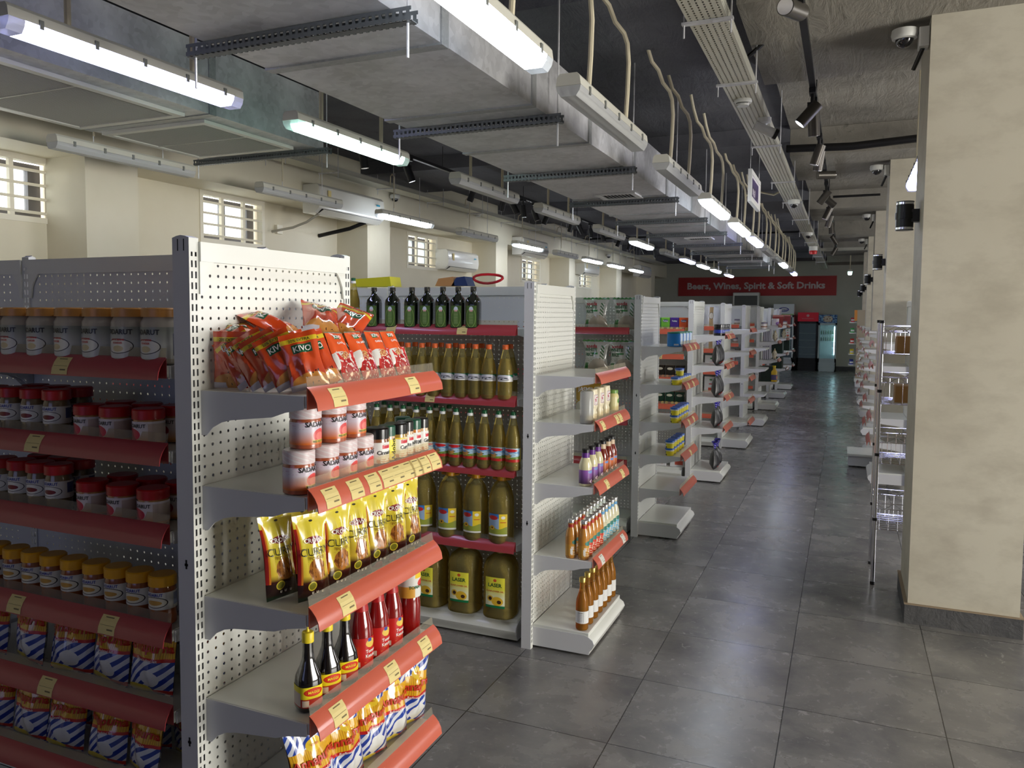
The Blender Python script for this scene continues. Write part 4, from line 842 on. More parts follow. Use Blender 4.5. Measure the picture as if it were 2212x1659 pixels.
def salt_bag(seed):
    ly = [('s', -58, 9, .5, (34, 66, 160), 0, 0, 1, .99, .05), ('r', 0, .44, 1, .7, (232, 178, 34)), ('s', 0, 26, .18, (160, 92, 20), 0, .44, 1, .7), ('r', 0, .40, 1, .44, (206, 36, 30)), ('e', .5, .72, .17, .075, (236, 200, 50)), ('e', .56, .2, .22, .1, (228, 230, 226)), ('r', 0, .02, 1, .07, (206, 36, 30)), ('e', .3, .05, .3, .05, (230, 210, 60))]
    t = pouch(0.135, 0.215, 0.06, design('salt_print', (222, 226, 232), ly, 0.2, coat=0.9, alpha_v=.93, alpha=.45), seed=seed, pinch=0.06, crinkle=0.0042, texts=[('Annapurna', 0.031, .5, .565, mat('print_brick', (200, 52, 26), .35), 0.03), ('Refined Iodated Salt', 0.0085, .5, .42, ink_w), ('Golden', 0.008, .5, .73, mat('print_brick', (200, 52, 26), .35))], name='salt_bag', nu=16, nv=24, zig=1, topv=0.96, flare=0.1)
    b = MB(); lo = glassy('crinkled_clear_film', (236, 236, 240), 0.6, 0.12); rr = random.Random(seed+50); n = 12
    for i in range(n): 
        x0 = -0.075+0.15*i/n; x1 = x0+0.15/n; y0, y1 = [0.006*sin(i*1.9+seed), 0.006*sin((i+1)*1.9+seed)]
        b.poly([(x0, y0, 0.205), (x1, y1, 0.205), (x1*1.04, y1*1.6, 0.235+rr.uniform(-.003, .004)), (x0*1.04, y0*1.6, 0.235+rr.uniform(-.003, .004))], lo)
    b.build('clear_seal', t, False); return t
def maggi_bottle():
    g = mat('dark_soy_glass', (14, 8, 8), 0.08, coat=1.0)
    pr = [(0.026, 0), (0.029, 0.006), (0.029, 0.062), (0.027, 0.078), (0.019, 0.098), (0.013, 0.118), (0.0115, 0.135), (0.011, 0.157)]
    def ex(t): 
        b = MB(); b.lathe([(0.0, 0.181), (0.004, 0.181), (0.0035, 0.186), (0.002, 0.191), (0.0, 0.192)], ink_y, 10); b.build('nozzle', t)
    lab = design('yellow_red_label', (242, 224, 40), [('r', 0, 0, 1, .42, (176, 44, 32)), ('r', .12, .05, .34, .7, (206, 190, 176)), ('e', .5, .74, .12, .2, (196, 44, 26)), ('r', .36, .05, .44, .36, (224, 206, 190)), ('e', .5, .74, .105, .165, (214, 60, 30))], 0.35)
    t = prof_bottle(pr, g, (0.157, 0.181), 0.014, mat('yellow_cap', (238, 214, 40), 0.4), (0.0298, 0.012, 0.06), (), name='sauce_bottle', sx=1.0, sy=0.8, sq=3.5) if False else prof_bottle(pr, g, (0.157, 0.181), 0.014, mat('yellow_cap', (238, 214, 40), 0.4), (0.0297, 0.012, 0.06, lab), [('MAGGI', 0.0085, 0.0475, ink_y, 0.0)], name='sauce_bottle', sq=3.2, extra=ex)
    return t
def ketchup_bottle(alt):
    g = mat('ketchup_glass', (134, 14, 14), 0.12, coat=0.9)
    pr = [(0.030, 0), (0.034, 0.006), (0.034, 0.095), (0.031, 0.12), (0.022, 0.155), (0.017, 0.185), (0.0155, 0.225)]
    if alt:
        lab = design('tomato_label', (222, 222, 214), [('r', .5, .72, .8, 1, (40, 150, 140)), ('e', .66, .5, .12, .16, (206, 62, 50)), ('r', .5, .68, .66, .95, (236, 200, 40)), ('r', .0, 0, .5, .4, (216, 160, 60))], .35)
        return prof_bottle(pr, g, (0.225, 0.26), 0.0175, mat('yellow_cap', (238, 214, 40), 0.4), (0.0346, 0.12, 0.2, lab), [('TOMATO', 0.012, 0.15, ink_g, 0.2)], name='ketchup_bottle')
    lab = design('ketchup_label', (196, 34, 30), [('e', .55, .8, .08, .14, (232, 196, 90)), ('r', .5, .86, .56, .98, (60, 80, 160)), ('r', .27, .05, .4, .22, (220, 214, 206)), ('n', 9, .6, (214, 110, 60), .45, .1, .7, .4)], .35)
    def ex(t): b = MB(); b.lathe([(0.0225, 0.155), (0.0178, 0.185), (0.0162, 0.228)], mat('red_neck_foil', (176, 20, 24), 0.35), 20, cap=False); b.build('neck_sleeve', t)
    return prof_bottle(pr, g, (0.225, 0.262), 0.0175, mat('red_lid', (178, 20, 26), 0.3), (0.0346, 0.012, 0.09, lab), [('Tomato', 0.012, 0.055, ink_w, 0.35), ('Ketchup', 0.012, 0.043, ink_w, 0.35)], name='ketchup_bottle', extra=ex)
def olive_bottle():
    g = mat('dark_green_glass', (18, 24, 12), 0.06, coat=1.0); 
    def ex(t):
        b = MB(); b.lathe([(0.0135, 0.165), (0.013, 0.188)], mat('olive_neck_glass', (78, 84, 26), 0.1, coat=1.0), 16, cap=False); b.build('neck', t)
    lab = design('olive_label', (64, 92, 36), [('e', .5, .44, .44, .46, (150, 176, 96)), ('e', .5, .44, .42, .43, (70, 100, 42)), ('e', .5, .84, .2, .12, (196, 206, 224)), ('r', .34, .72, .66, .8, (206, 160, 160)), ('s', 90, 14, .3, (150, 170, 120), .3, .15, .7, .66)], .4)
    return prof_bottle([(0.034, 0), (0.037, 0.004), (0.037, 0.125), (0.034, 0.142), (0.02, 0.16), (0.0133, 0.17), (0.0128, 0.196)], g, (0.188, 0.207), 0.0155, mat('dark_screw_cap', (54, 52, 44), 0.35, 0.3), (0.0376, 0.006, 0.112, lab), (), name='olive_oil_bottle', arc=1.35, sq=4.0, extra=ex)
OILP = glassy('clear_bottle_yellow', (246, 240, 214), 0.88, 0.05, (226, 216, 150)); CLR = glassy('clear_bottle_empty', (226, 224, 206), 0.75, 0.06, (200, 196, 170)); OILL = glassy('yellow_oil', (236, 224, 150), 0.66, 0.1, (190, 170, 80))
def mid_bottle(kind):
    if kind == 'orange':
        pr = [(0.034, 0), (0.038, 0.006), (0.038, 0.045), (0.0365, 0.05), (0.038, 0.056), (0.038, 0.135), (0.034, 0.16), (0.024, 0.2), (0.0145, 0.235), (0.013, 0.248)]
        lab = design('vinegar_label', (226, 224, 222), [('r', 0, .62, 1, 1, (40, 120, 82)), ('e', .5, .62, .2, .36, (206, 206, 216)), ('n', 10, .5, (44, 50, 60), .36, .2, .64, .6), ('r', .8, .2, .95, .8, (40, 50, 60))], .35)
        cap = [(0.0155, 0.245, 0.0155, 0.268, mat('orange_cap', (216, 96, 34), 0.4))]
        return prof_bottle(pr, OILP, 0, 0, cap, (0.0385, 0.088, 0.122, lab), (), name='vinegar_bottle', liquid=([(0.033, 0.004), (0.036, 0.01), (0.036, 0.13), (0.032, 0.16), (0.022, 0.2)], OILL))
    pr = [(0.034, 0), (0.038, 0.006), (0.038, 0.03), (0.036, 0.036), (0.038, 0.042), (0.038, 0.12), (0.036, 0.126), (0.0385, 0.135), (0.037, 0.155), (0.034, 0.17), (0.016, 0.25), (0.0135, 0.262)]
    lab = design('oil_label', (176, 206, 226), [('r', 0, 0, 1, .2, (196, 40, 36)), ('m', .42, .06, 9, .2, (120, 150, 60)), ('e', .42, .45, .1, .2, (222, 160, 80)), ('n', 14, .6, (60, 90, 50), .2, .2, .8, .5), ('e', .5, .84, .16, .12, (206, 30, 36)), ('r', .74, .0, .84, 1, (236, 214, 60)), ('n', 8, .55, (96, 156, 206), .3, .5, .7, .8)], .35)
    cap = [(0.0155, 0.258, 0.0155, 0.272, WHT), (0.014, 0.272, 0.0135, 0.29, mat('dark_green_cap', (20, 92, 52), 0.35))]
    return prof_bottle(pr, OILP, 0, 0, cap, (0.0386, 0.044, 0.112, lab), (), name='oil_bottle', liquid=([(0.033, 0.004), (0.036, 0.01), (0.036, 0.12), (0.035, 0.16), (0.022, 0.22)], OILL))
def big_oil(kind):
    ycap = mat('amber_cap', (224, 160, 30), 0.35)
    if kind == 'jug':
        pr = [(0.06, 0), (0.066, 0.008), (0.066, 0.03)]
        for k in range(7): z = 0.03+k*0.024; pr += [(0.066, z), (0.0635, z+0.012)]
        pr += [(0.066, 0.2), (0.062, 0.235), (0.05, 0.275), (0.032, 0.305), (0.022, 0.315)]
        lab = design('sunflower_label', (150, 176, 206), [('r', .0, .8, .6, 1, (60, 120, 190)), ('r', .6, 0, 1, 1, (238, 206, 50)), ('e', .3, .82, .24, .1, (200, 40, 44)), ('m', .36, .05, 8, .08, (150, 160, 60)), ('e', .25, .36, .13, .1, (232, 180, 40)), ('e', .25, .36, .05, .04, (70, 40, 20)), ('r', 0, 0, 1, .08, (226, 226, 220)), ('e', .8, .84, .1, .07, (240, 238, 230)), ('r', .66, .6, .94, .63, (200, 60, 40))], .35)
        cap = [(0.022, 0.312, 0.022, 0.336, ycap)]
        def ex(t): b = MB(); b.tube([(0.02, 0, 0.316), (0.045, 0, 0.32), (0.05, 0.006, 0.322), (0.04, 0.012, 0.324), (0.015, 0.012, 0.322)], 0.0035, ycap, 6); b.tube([(-0.02, 0, 0.316), (-0.045, 0, 0.32), (-0.05, 0.006, 0.322), (-0.04, 0.012, 0.324), (-0.015, 0.012, 0.322)], 0.0035, ycap, 6); b.build('carry_handle', t)
        return prof_bottle(pr, OILP, 0, 0, cap, (0.0675, 0.045, 0.155, lab), (), name='oil_jug', extra=ex, arc=1.6, liquid=([(0.058, 0.004), (0.06, 0.02), (0.06, 0.19), (0.05, 0.24), (0.03, 0.28)], OILL))
    pr = [(0.078, 0), (0.084, 0.01)]
    for k in range(7): z = 0.02+k*0.03; pr += [(0.084, z), (0.081, z+0.015)]
    pr += [(0.084, 0.235), (0.08, 0.265), (0.066, 0.295), (0.04, 0.315), (0.024, 0.32)]
    lab = design('laser_label', (240, 232, 70), [('g', .62, .3, (238, 236, 200)), ('e', .62, .22, .3, .15, (236, 190, 50)), ('e', .25, .3, .16, .1, (232, 190, 60)), ('e', .25, .3, .09, .06, (60, 34, 20)), ('e', .72, .2, .11, .06, (70, 40, 22)), ('r', 0, 0, 1, .08, (20, 120, 70)), ('e', .5, .9, .09, .05, (214, 90, 40))], .35)
    t = prof_bottle(pr, OILP, 0, 0, [(0.024, 0.316, 0.024, 0.338, glassy('pale_yellow_cap', (230, 214, 120), .4, .2))], (0.0855, 0.06, 0.215, lab), [('LASER', 0.026, 0.176, ink_g, 0.0), ('SUNFLOWER OIL', 0.0115, 0.145, mat('print_orange', (220, 120, 40), .4), 0.0)], name='oil_jug', arc=1.15, sq=3.2, liquid=([(0.076, 0.004), (0.078, 0.02), (0.078, 0.23), (0.06, 0.28), (0.03, 0.3)], OILL))
    return t
def mayo_bottle():
    m_ = mat('mayo_cream', (232, 222, 192), 0.3, coat=0.4); lab = design('mayo_label', (232, 222, 196), [('r', .4, .1, .6, .9, (150, 110, 130)), ('r', .415, .14, .585, .86, (234, 230, 226)), ('n', 8, .55, (176, 60, 90), .43, .2, .57, .8)], .35)
    return prof_bottle([(0.026, 0), (0.027, 0.045), (0.023, 0.055), (0.03, 0.075), (0.03, 0.14), (0.027, 0.152)], m_, (0.152, 0.158), 0.024, m_, (0.0306, 0.075, 0.138, lab), (), name='mayonnaise_bottle', sy=0.8)
def mayo_jar():
    return jar(mat('mayo_pale', (228, 216, 150), 0.3, coat=0.4), mat('light_green_lid', (120, 160, 80), 0.35), design('mayojar_label', (230, 222, 170), [('e', .5, .7, .07, .2, (90, 150, 60)), ('e', .56, .3, .06, .14, (206, 90, 60))], .35), 0.125, 0.029, 0.018, 0.026, (.15, .7), neck=.8)
def clear_cyl():
    t = root('clear_canister'); b = MB(); b.lathe([(0.03, 0.0), (0.032, 0.01), (0.032, 0.148), (0.028, 0.155)], glassy('clear_canister_plastic', (226, 226, 226), .45, .15, (214, 214, 210)), 24); b.build('body', t); b = MB(); b.lathe([(0.029, 0.002), (0.029, 0.04)], mat('mayo_cream', (232, 222, 192), 0.3), 20); b.build('contents', t); return t
def dressing(kind):
    bc, lc, cc = {'p': ((222, 214, 170), (150, 96, 176), (104, 50, 140)), 'o': ((120, 34, 18), (226, 122, 70), (214, 190, 160))}[kind]
    lab = design('dressing_'+kind, lc, [('g', .9, .1, tuple(int(x*.55) for x in lc)), ('e', .58, .16, .12, .14, (236, 228, 236)), ('e', .58, .16, .09, .1, lc), ('e', .5, .86, .09, .1, (120, 150, 206))], .35)
    def ex(t): b = MB(); b.lathe([(0.0195, 0.135), (0.0185, 0.16)], mat('dressing_neck_'+kind, cc, .35), 16, cap=False); b.build('neck_band', t)
    return prof_bottle([(0.028, 0), (0.031, 0.005), (0.031, 0.075), (0.032, 0.085), (0.0315, 0.1), (0.022, 0.128), (0.018, 0.14), (0.0175, 0.16)], mat('dressing_fill_'+kind, bc, .15, coat=.9), (0.16, 0.178), 0.0195, BLK, (0.0316, 0.012, 0.078, lab), (), name='dressing_bottle', extra=ex)
def sauce_small(kind):
    bc, lc, nc = {'m': ((196, 132, 54), (206, 150, 60), (176, 44, 36)), 'r': ((206, 140, 60), (208, 62, 40), (186, 50, 40)), 'b': ((224, 218, 186), (120, 186, 214), (90, 160, 214)), 'g': ((210, 216, 196), (150, 190, 196), (200, 210, 206))}[kind]
    lab = design('sauce_'+kind, lc, [('r', 0, .6, 1, 1, bc), ('e', .5, .72, .12, .12, (60, 130, 120)), ('n', 9, .52, (236, 214, 196), .35, .05, .65, .5)] + ([('r', .33, .1, .4, .4, (236, 232, 226))] if kind == 'm' else []), .35)
    def ex(t): b = MB(); b.lathe([(0.0155, 0.145), (0.0145, 0.165)], mat('sauce_neck_'+kind, nc, .35), 16, cap=False); b.build('neck_band', t)
    return prof_bottle([(0.024, 0), (0.026, 0.005), (0.026, 0.112), (0.022, 0.132), (0.015, 0.15), (0.014, 0.17)], mat('sauce_fill_'+kind, bc, .15, coat=.9), (0.172, 0.188), 0.0165, mat('silver_cap', (206, 206, 206), .25, .8), (0.0266, 0.012, 0.105, lab), (), name='sauce_bottle', extra=ex)
def cider_bottle():
    g = glassy('amber_glass', (236, 196, 130), .72, .05, (206, 156, 70)); fi = glassy('amber_fill', (232, 186, 100), .6, .08, (214, 156, 60))
    lab = design('plain_white_label', (232, 232, 230), [('r', .42, .1, .425, .95, (60, 60, 60)), ('s', 90, 22, .3, (150, 150, 160), .26, .12, .4, .8), ('r', .27, .84, .4, .88, (40, 40, 40)), ('n', 16, .66, (150, 120, 130), .5, .4, .78, .9)], .5)
    return prof_bottle([(0.027, 0), (0.031, 0.006), (0.031, 0.125), (0.028, 0.15), (0.017, 0.185), (0.0125, 0.205), (0.0125, 0.235)], g, (0.233, 0.256), 0.016, mat('gold_cap', (206, 178, 96), .3, .8), (0.0316, 0.035, 0.095, lab), (), name='vinegar_bottle', liquid=([(0.026, 0.004), (0.029, 0.01), (0.029, 0.125), (0.026, 0.15), (0.015, 0.185)], fi))
def rice_bag(seed):
    ly = [('n', 34, .56, (150, 138, 126), 0, 0, 1, .46), ('e', .62, .1, .42, .34, (172, 160, 146)), ('r', .04, .0, .2, .3, (40, 110, 50)), ('r', 0, .955, 1, 1, (70, 140, 70)), ('s', 55, 12, .45, (40, 96, 44), .72, .42, .88, .84), ('r', .3, .56, .62, .62, (60, 130, 70))]
    return pouch(0.185, 0.235, 0.07, design('rice_print', (196, 196, 190), ly, 0.22, coat=0.8), seed=seed, pinch=0.16, crinkle=0.004, texts=[('aseda', 0.038, .34, .82, mat('print_crimson', (170, 40, 56), .4), 0.02), ('WHITE', 0.034, .3, .705, ink_g, 0.02), ('RICE', 0.034, .24, .56, ink_g, 0.02)], name='rice_bag', zig=1, flare=0.25)
def jasmine_bag():
    return pouch(0.2, 0.26, 0.07, design('jasmine_print', (190, 150, 30), [('e', .3, .3, .3, .18, (214, 206, 190)), ('r', 0, 0, 1, .18, (40, 24, 18)), ('n', 6, .55, (222, 210, 190), 0, .15, 1, .5)], .3, coat=.6), seed=4, texts=[('JASMINE', 0.042, .5, .82, ink_w, .02), ('RICE', 0.042, .5, .66, ink_w, .02)], name='rice_bag')
def tin(kind):
    if kind == 'blue': return jar(mat('blue_tin_body', (20, 124, 200), .3), mat('teal_lid', (30, 130, 96), .35), design('blue_tin', (24, 126, 204), [('r', .42, 0, .62, 1, (206, 226, 236)), ('n', 6, .54, (222, 200, 160), .44, 0, .6, .5), ('r', .26, .08, .36, .2, (190, 200, 210))], .3), 0.105, 0.055, 0.01, 0.056, (.02, .88), neck=1, name='milk_tin')
    if kind == 'black': return jar(mat('black_jar_body', (20, 20, 26), .2, coat=.6), mat('black_spice_cap', (16, 16, 18), .25), design('black_jar', (24, 24, 30), [('r', 0, .3, 1, .72, (44, 62, 160)), ('r', .4, .42, .6, .6, (110, 130, 200)), ('r', .5, 0, .53, .3, (206, 196, 120))], .3), 0.11, 0.052, 0.03, 0.054, (.03, .7), neck=.95, name='powder_jar')
    return jar(mat('baby_tin_white', (222, 216, 226), .3), WHT, design('baby_tin_label', (222, 214, 228), [('e', .45, .3, .14, .3, (140, 90, 190)), ('r', .6, .0, .7, 1, (180, 40, 110))], .35), 0.12, 0.05, 0.012, 0.051, (.05, .88), neck=1, name='milk_tin')
def tub():
    t = root('margarine_tub'); b = MB(); b.lathe([(0.036, 0), (0.041, 0.045)], design('yellow_tub', (238, 224, 50), [('g', .75, .8, (226, 230, 226)), ('s', 90, 16, .4, (120, 110, 30), .28, .15, .44, .7), ('e', .56, .6, .07, .2, (60, 80, 160)), ('r', .5, .05, .66, .3, (60, 40, 20))], .35), 24, sy=0.8); b.build('body', t)
    b = MB(); b.lathe([(0.043, 0.044), (0.044, 0.052), (0.042, 0.055)], mat('blue_tub_lid', (30, 96, 190), .35), 24, sy=.8); b.build('lid', t); return t
def tea(kind):
    c = {'g': (110, 176, 60), 'p': (70, 40, 130), 'o': (232, 96, 44), 'lg': (60, 130, 70), 'bo': (36, 30, 24), 'dg': (20, 56, 40)}[kind]
    w2 = {'bo': (226, 130, 70), 'dg': (222, 190, 90)}.get(kind, (222, 196, 120))
    return carton(0.085, 0.06, 0.13, design('tea_'+kind, c, [('m', .22, .04, 9, 0, w2), ('e', .5, .13, .2, .1, (176, 60, 30)), ('e', .5, .74, .34, .1, (44, 64, 130) if kind in 'gpo' else (214, 210, 190)), ('r', 0, .93, 1, 1, tuple(min(255, int(x*1.2)) for x in c))], .4), [('Tetley', .02, 0, .096, ink_w)] if kind in 'gpo' else (), name='tea_box')
def black_bag(seed):
    t = pouch(0.13, 0.2, 0.09, design('black_flour_bag', (20, 20, 24), [('n', 7, .62, (190, 190, 194), .3, .28, .75, .5), ('r', .3, .1, .75, .16, (206, 50, 44))], .42, coat=.15), seed=seed, pinch=.1, crinkle=.003, name='charcoal_bag', topv=1.0)
    b = MB(); bl = design('blue_bag_top', (44, 30, 160), [('s', 60, 5, .2, (220, 220, 240), .1, .1, .9, .9)], .25, coat=.8)
    b.lathe([(0.055, 0.165), (0.024, 0.195), (0.035, 0.215), (0.085, 0.262)], bl, 14, sy=.35, cap=False); b.build('tied_top', t); return t

def row(builder, pts, z, rz, lab, cat, group=None, args=(), seeds=False, jit=0.0, tilt=(0, 0), order=None, s=1.0):
    n = len(pts)
    for i, p in enumerate(pts):
        a = args if not seeds else (i % 3 + 1,)
        lb = lab % (order[i] if order else ORD[i]) if '%s' in lab else lab
        inst(builder, (p[0], p[1], z), rz + R_.uniform(-jit, jit), lb, cat, group, tilt=tilt, args=a, s=s)
FX = pi/2    # turn goods so that their fronts face the aisle (+X)
# --- nearest end unit
x1 = -1.37
order_kivo = [(-1.30, 1.475, 0.0, .06, .4), (-1.235, 1.475, 0.05, -.35, .3), (-1.20, 1.50, .1, -.42, .2), (-1.165, 1.49, 0, -.45, .3), (-1.27, 1.55, .1, -.3, 1.0), (-1.13, 1.50, .05, -.42, .1), (-1.20, 1.58, .1, -.4, .5)]
k = 0
for (x, y, rz, tl, ty) in [(-1.318, 1.50, .25, .02, .0), (-1.245, 1.50, .35, -.25, -.62), (-1.205, 1.497, .4, -.3, -.58), (-1.17, 1.50, .45, -.3, -.55), (-1.135, 1.505, .55, -.3, -.5), (-1.10, 1.515, .75, -.25, -.22), (-1.095, 1.57, 1.0, -.3, -.3), (-1.19, 1.62, .9, -.4, -.3), (-1.24, 1.7, 1.2, -.4, .1), (-1.2, 1.8, 1.3, -.45, -.1), (-1.24, 1.9, 1.4, -.4, .1)]:
    inst(kivo_pouch, (x, y, 1.474 + max(0, -ty)*.03), rz, 'orange gari packet standing on the nearest top shelf, %s from its left' % ORD[k], 'packet', 'orange packets on the nearest top shelf', tilt=(tl, ty), args=(k % 4+1,), s=.86); k += 1
for j, (x, y, z, rz, tx, ty) in enumerate([(-1.25, 1.52, 1.565, .7, -1.15, -.5), (-1.24, 1.66, 1.585, 1.5, -1.1, -.3), (-1.22, 1.73, 1.60, 1.2, -1.0, .45), (-1.22, 1.80, 1.585, .9, -.9, .6)]):
    inst(kivo_pouch, (x, y, z), rz, ['orange gari packet lying flat on top of the heap at the left', 'orange gari packet lying in the middle on top of the heap', 'orange gari packet with yellow band crowning the heap', 'orange gari packet slumped at the right rear of the heap'][j], 'packet', 'orange packets on the nearest top shelf', tilt=(tx, ty), args=(j % 4+1,))
for j, y in enumerate([1.60, 1.70, 1.79, 1.88, 1.965]):
    inst(red_sachet, (-1.115, y+0.012, 1.472), FX, 'red sachet at the rail below the orange sachets, %s from left' % ORD[j], 'sachet', 'red sachets behind the top price rail', tilt=(-.3, 0), args=(j % 3+1,))
    inst(kivo_small, (-1.128, y, 1.508), FX, 'small orange and white sachet leaning out above price rail, %s from left' % ORD[j], 'sachet', 'orange sachets leaning over the top price rail', tilt=(-.42, .05*(j % 2)), args=(j % 3+1,))
Z2 = 1.247
for j, y in enumerate([1.487, 1.583, 1.662, 1.738]): inst(chilli_jar, (-1.115, y, Z2), FX-.25-.05*(j % 2), 'chilli flake jar with white lid, bottom layer, %s from left' % ORD[j], 'jar', 'chilli flake jars, bottom layer')
for j, (y, x) in enumerate([(1.513, -1.115), (1.615, -1.115), (1.703, -1.115)]): inst(chilli_jar, (x, y, Z2+0.0985), FX-.25, 'chilli flake jar with white lid stacked on top layer, %s from left' % ORD[j], 'jar', 'chilli flake jars, top layer')
for kd, y, lb in (('cinn', 1.808, 'black capped cinnamon spice bottle beside the chilli jars'), ('adobo', 1.856, 'green capped bottle with yellow Adobo label'), ('curry', 1.905, 'black capped Curry spice bottle, wider one'), ('white', 1.957, 'black capped White Pepper spice bottle'), ('turm', 2.0, 'green capped turmeric bottle, left of the pair')): inst(spice_badia, (-1.105, y, Z2), FX-.2, lb, 'spice bottle', 'spice bottles right of the chilli jars', args=(kd,))
inst(spice_badia, (-1.155, 2.03, Z2), FX, 'green capped turmeric bottle, second from the right end', 'spice bottle', 'spice bottles right of the chilli jars', args=('turm',)); inst(spice_badia, (-1.1, 2.035, Z2), FX, 'black capped Garlic bottle at the right end of the spices', 'spice bottle', 'spice bottles right of the chilli jars', args=('garlic',))
inst(spice_badia, (-1.17, 1.80, Z2), FX, 'dark capped spice bottle in the second row behind cinnamon', 'spice bottle', args=('white',))
Z3 = 0.982
for j, (y, x, a, tl) in enumerate([(1.542, -1.115, -.05, -.1), (1.632, -1.112, .05, -.06), (1.725, -1.11, .0, -.12), (1.822, -1.115, .05, -.1), (1.905, -1.11, -.1, -.05), (1.99, -1.105, .1, -.12)]):
    inst(curry_pouch, (x, y, Z3), FX+a-.32, 'yellow curry powder pouch in the front row, %s from the left' % ORD[j], 'packet', 'curry powder pouches, front row', tilt=(tl, 0.04*(j % 2)), args=(j % 3+1,))
for j, (y, x) in enumerate([(1.52, -1.19), (1.61, -1.185), (1.72, -1.18), (1.83, -1.185), (1.93, -1.18)]):
    inst(curry_pouch, (x, y, Z3), FX-.3+.1*j, 'yellow curry powder pouch in the back row, %s from the left' % ORD[j], 'packet', 'curry powder pouches, back row', tilt=(-.08, 0.03*j-.05), args=(j % 3+1,))
Z4 = 0.732
for j, y in enumerate([1.515, 1.592, 1.668]): inst(maggi_bottle, (-1.115, y, Z4), FX-.5, 'black sauce bottle with yellow cap, %s of three from the left' % ORD[j], 'sauce bottle', 'black sauce bottles with yellow caps')
for j, y in enumerate([1.745, 1.825, 1.9]): inst(ketchup_bottle, (-1.12, y, Z4), FX-.35, 'red ketchup bottle with red neck, %s of three from the left' % ORD[j], 'ketchup bottle', 'red necked ketchup bottles', args=(0,))
inst(ketchup_bottle, (-1.11, 1.985, Z4), FX-.5, 'ketchup bottle with yellow cap and white tomato label', 'ketchup bottle', args=(1,))
Z5 = 0.462
for j, (y, x, tl) in enumerate([(1.575, -1.13, -.12), (1.68, -1.12, -.1), (1.795, -1.125, -.08), (1.905, -1.12, -.06), (2.0, -1.12, .0)]):
    inst(salt_bag, (x, y, Z5), FX-.25+.1*(j % 2), 'blue striped salt bag on the low end shelf, %s from the left' % ORD[j], 'salt bag', 'salt bags on the nearest end unit', tilt=(tl, .05*(j-2)), args=(j % 3+1,))
# --- nearest dark bay: jars
yj = 1.475
row(soy_jar, [(x, yj) for x in (-1.507, -1.706, -1.606, -1.806)], 1.527, 0.0, 'wood lidded soya powder jar, front row, %s placed from the right', 'jar', 'soya powder jars, front row', jit=.25, order=['first', 'third', 'second', 'fourth'])
row(soy_jar, [(x, yj) for x in (-1.91, -2.01, -2.11, -2.21)], 1.527, 0.0, 'wood lidded soya powder jar, front row, %s from the right', 'jar', 'soya powder jars, front row', jit=.35, order=ORD[4:8])
row(soy_jar, [(x, yj+0.1) for x in (-1.49, -1.6, -1.71, -1.83, -1.95)], 1.527, 0.0, 'wood lidded soya powder jar, back row, %s from the right', 'jar', 'soya powder jars, back row', jit=.3)
row(red_spice, [(x, yj-.005) for x in (-1.875, -1.96, -2.045, -2.12)], 1.324, 0.15, 'tall red lidded spice jar, second shelf, %s from the right', 'jar', 'tall red lidded jars on the second shelf')
row(red_spice, [(x, yj+.075) for x in (-1.89, -1.975, -2.06)], 1.324, 0.15, 'tall red lidded spice jar, second shelf back row, %s from right', 'jar', 'tall red lidded jars, second shelf back row')
row(red_short, [(x, yj-.002) for x in (-1.555, -1.668, -1.758)], 1.324, 0.0, 'short red lidded pepper jar, second shelf, %s from the right', 'jar', 'short red lidded jars on the second shelf')
row(red_short, [(x, yj+.085) for x in (-1.55, -1.65, -1.745)], 1.324, 0.0, 'short red lidded pepper jar behind, second shelf, %s from right', 'jar', 'short red lidded jars, second shelf back row')
row(red_spice, [(x, yj-.005) for x in (-1.875, -1.946, -2.02, -2.095)], 1.128, 0.1, 'tall red lidded spice jar, third shelf, %s from the right', 'jar', 'tall red lidded jars on the third shelf')
row(red_spice, [(x, yj+.075) for x in (-1.89, -1.965, -2.045)], 1.128, 0.1, 'tall red lidded spice jar, third shelf back row, %s from right', 'jar', 'tall red lidded jars, third shelf back row')
row(red_short, [(x, yj-.002) for x in (-1.545, -1.648, -1.755)], 1.128, 0.0, 'short red lidded pepper jar, third shelf, %s from the right', 'jar', 'short red lidded jars on the third shelf')
row(red_short, [(x, yj+.085) for x in (-1.54, -1.64, -1.745)], 1.128, 0.0, 'short red lidded pepper jar behind, third shelf, %s from right', 'jar', 'short red lidded jars, third shelf back row')
row(yellow_spice, [(x, yj-.005) for x in (-1.517, -1.592, -1.668, -1.745, -1.827, -1.905, -1.978, -2.052, -2.13)], 0.886, 0.1, 'yellow lidded curry jar on the fourth shelf, %s from the right', 'jar', 'yellow lidded curry jars')
row(salt_bag, [(x, 1.49) for x in (-1.585, -1.728, -1.873, -2.04, -2.2)], 0.683, 0.0, 'blue striped salt bag on the dark fifth shelf, %s from right', 'salt bag', 'salt bags on the fifth dark shelf', seeds=True, jit=.2, tilt=(-.12, .04))
row(salt_bag, [(x, 1.59) for x in (-1.50, -1.66, -1.82)], 0.683, 0.0, 'blue striped salt bag in back row, fifth dark shelf, %s from right', 'salt bag', 'salt bags on the fifth dark shelf, back row', seeds=True, jit=.3, tilt=(-.08, -.05))
row(salt_bag, [(x, 1.49) for x in (-1.62, -1.75, -1.91, -2.05, -2.2)], 0.462, 0.0, 'blue striped salt bag on lowest dark shelf, %s from the right', 'salt bag', 'salt bags on the lowest dark shelf', seeds=True, jit=.25, tilt=(-.15, .05), s=.94)
row(salt_bag, [(x, 1.60) for x in (-1.56, -1.70, -1.85, -2.0)], 0.462, 0.0, 'blue striped salt bag behind on lowest dark shelf, %s from right', 'salt bag', 'salt bags on the lowest dark shelf, back row', seeds=True, jit=.3, s=.94)
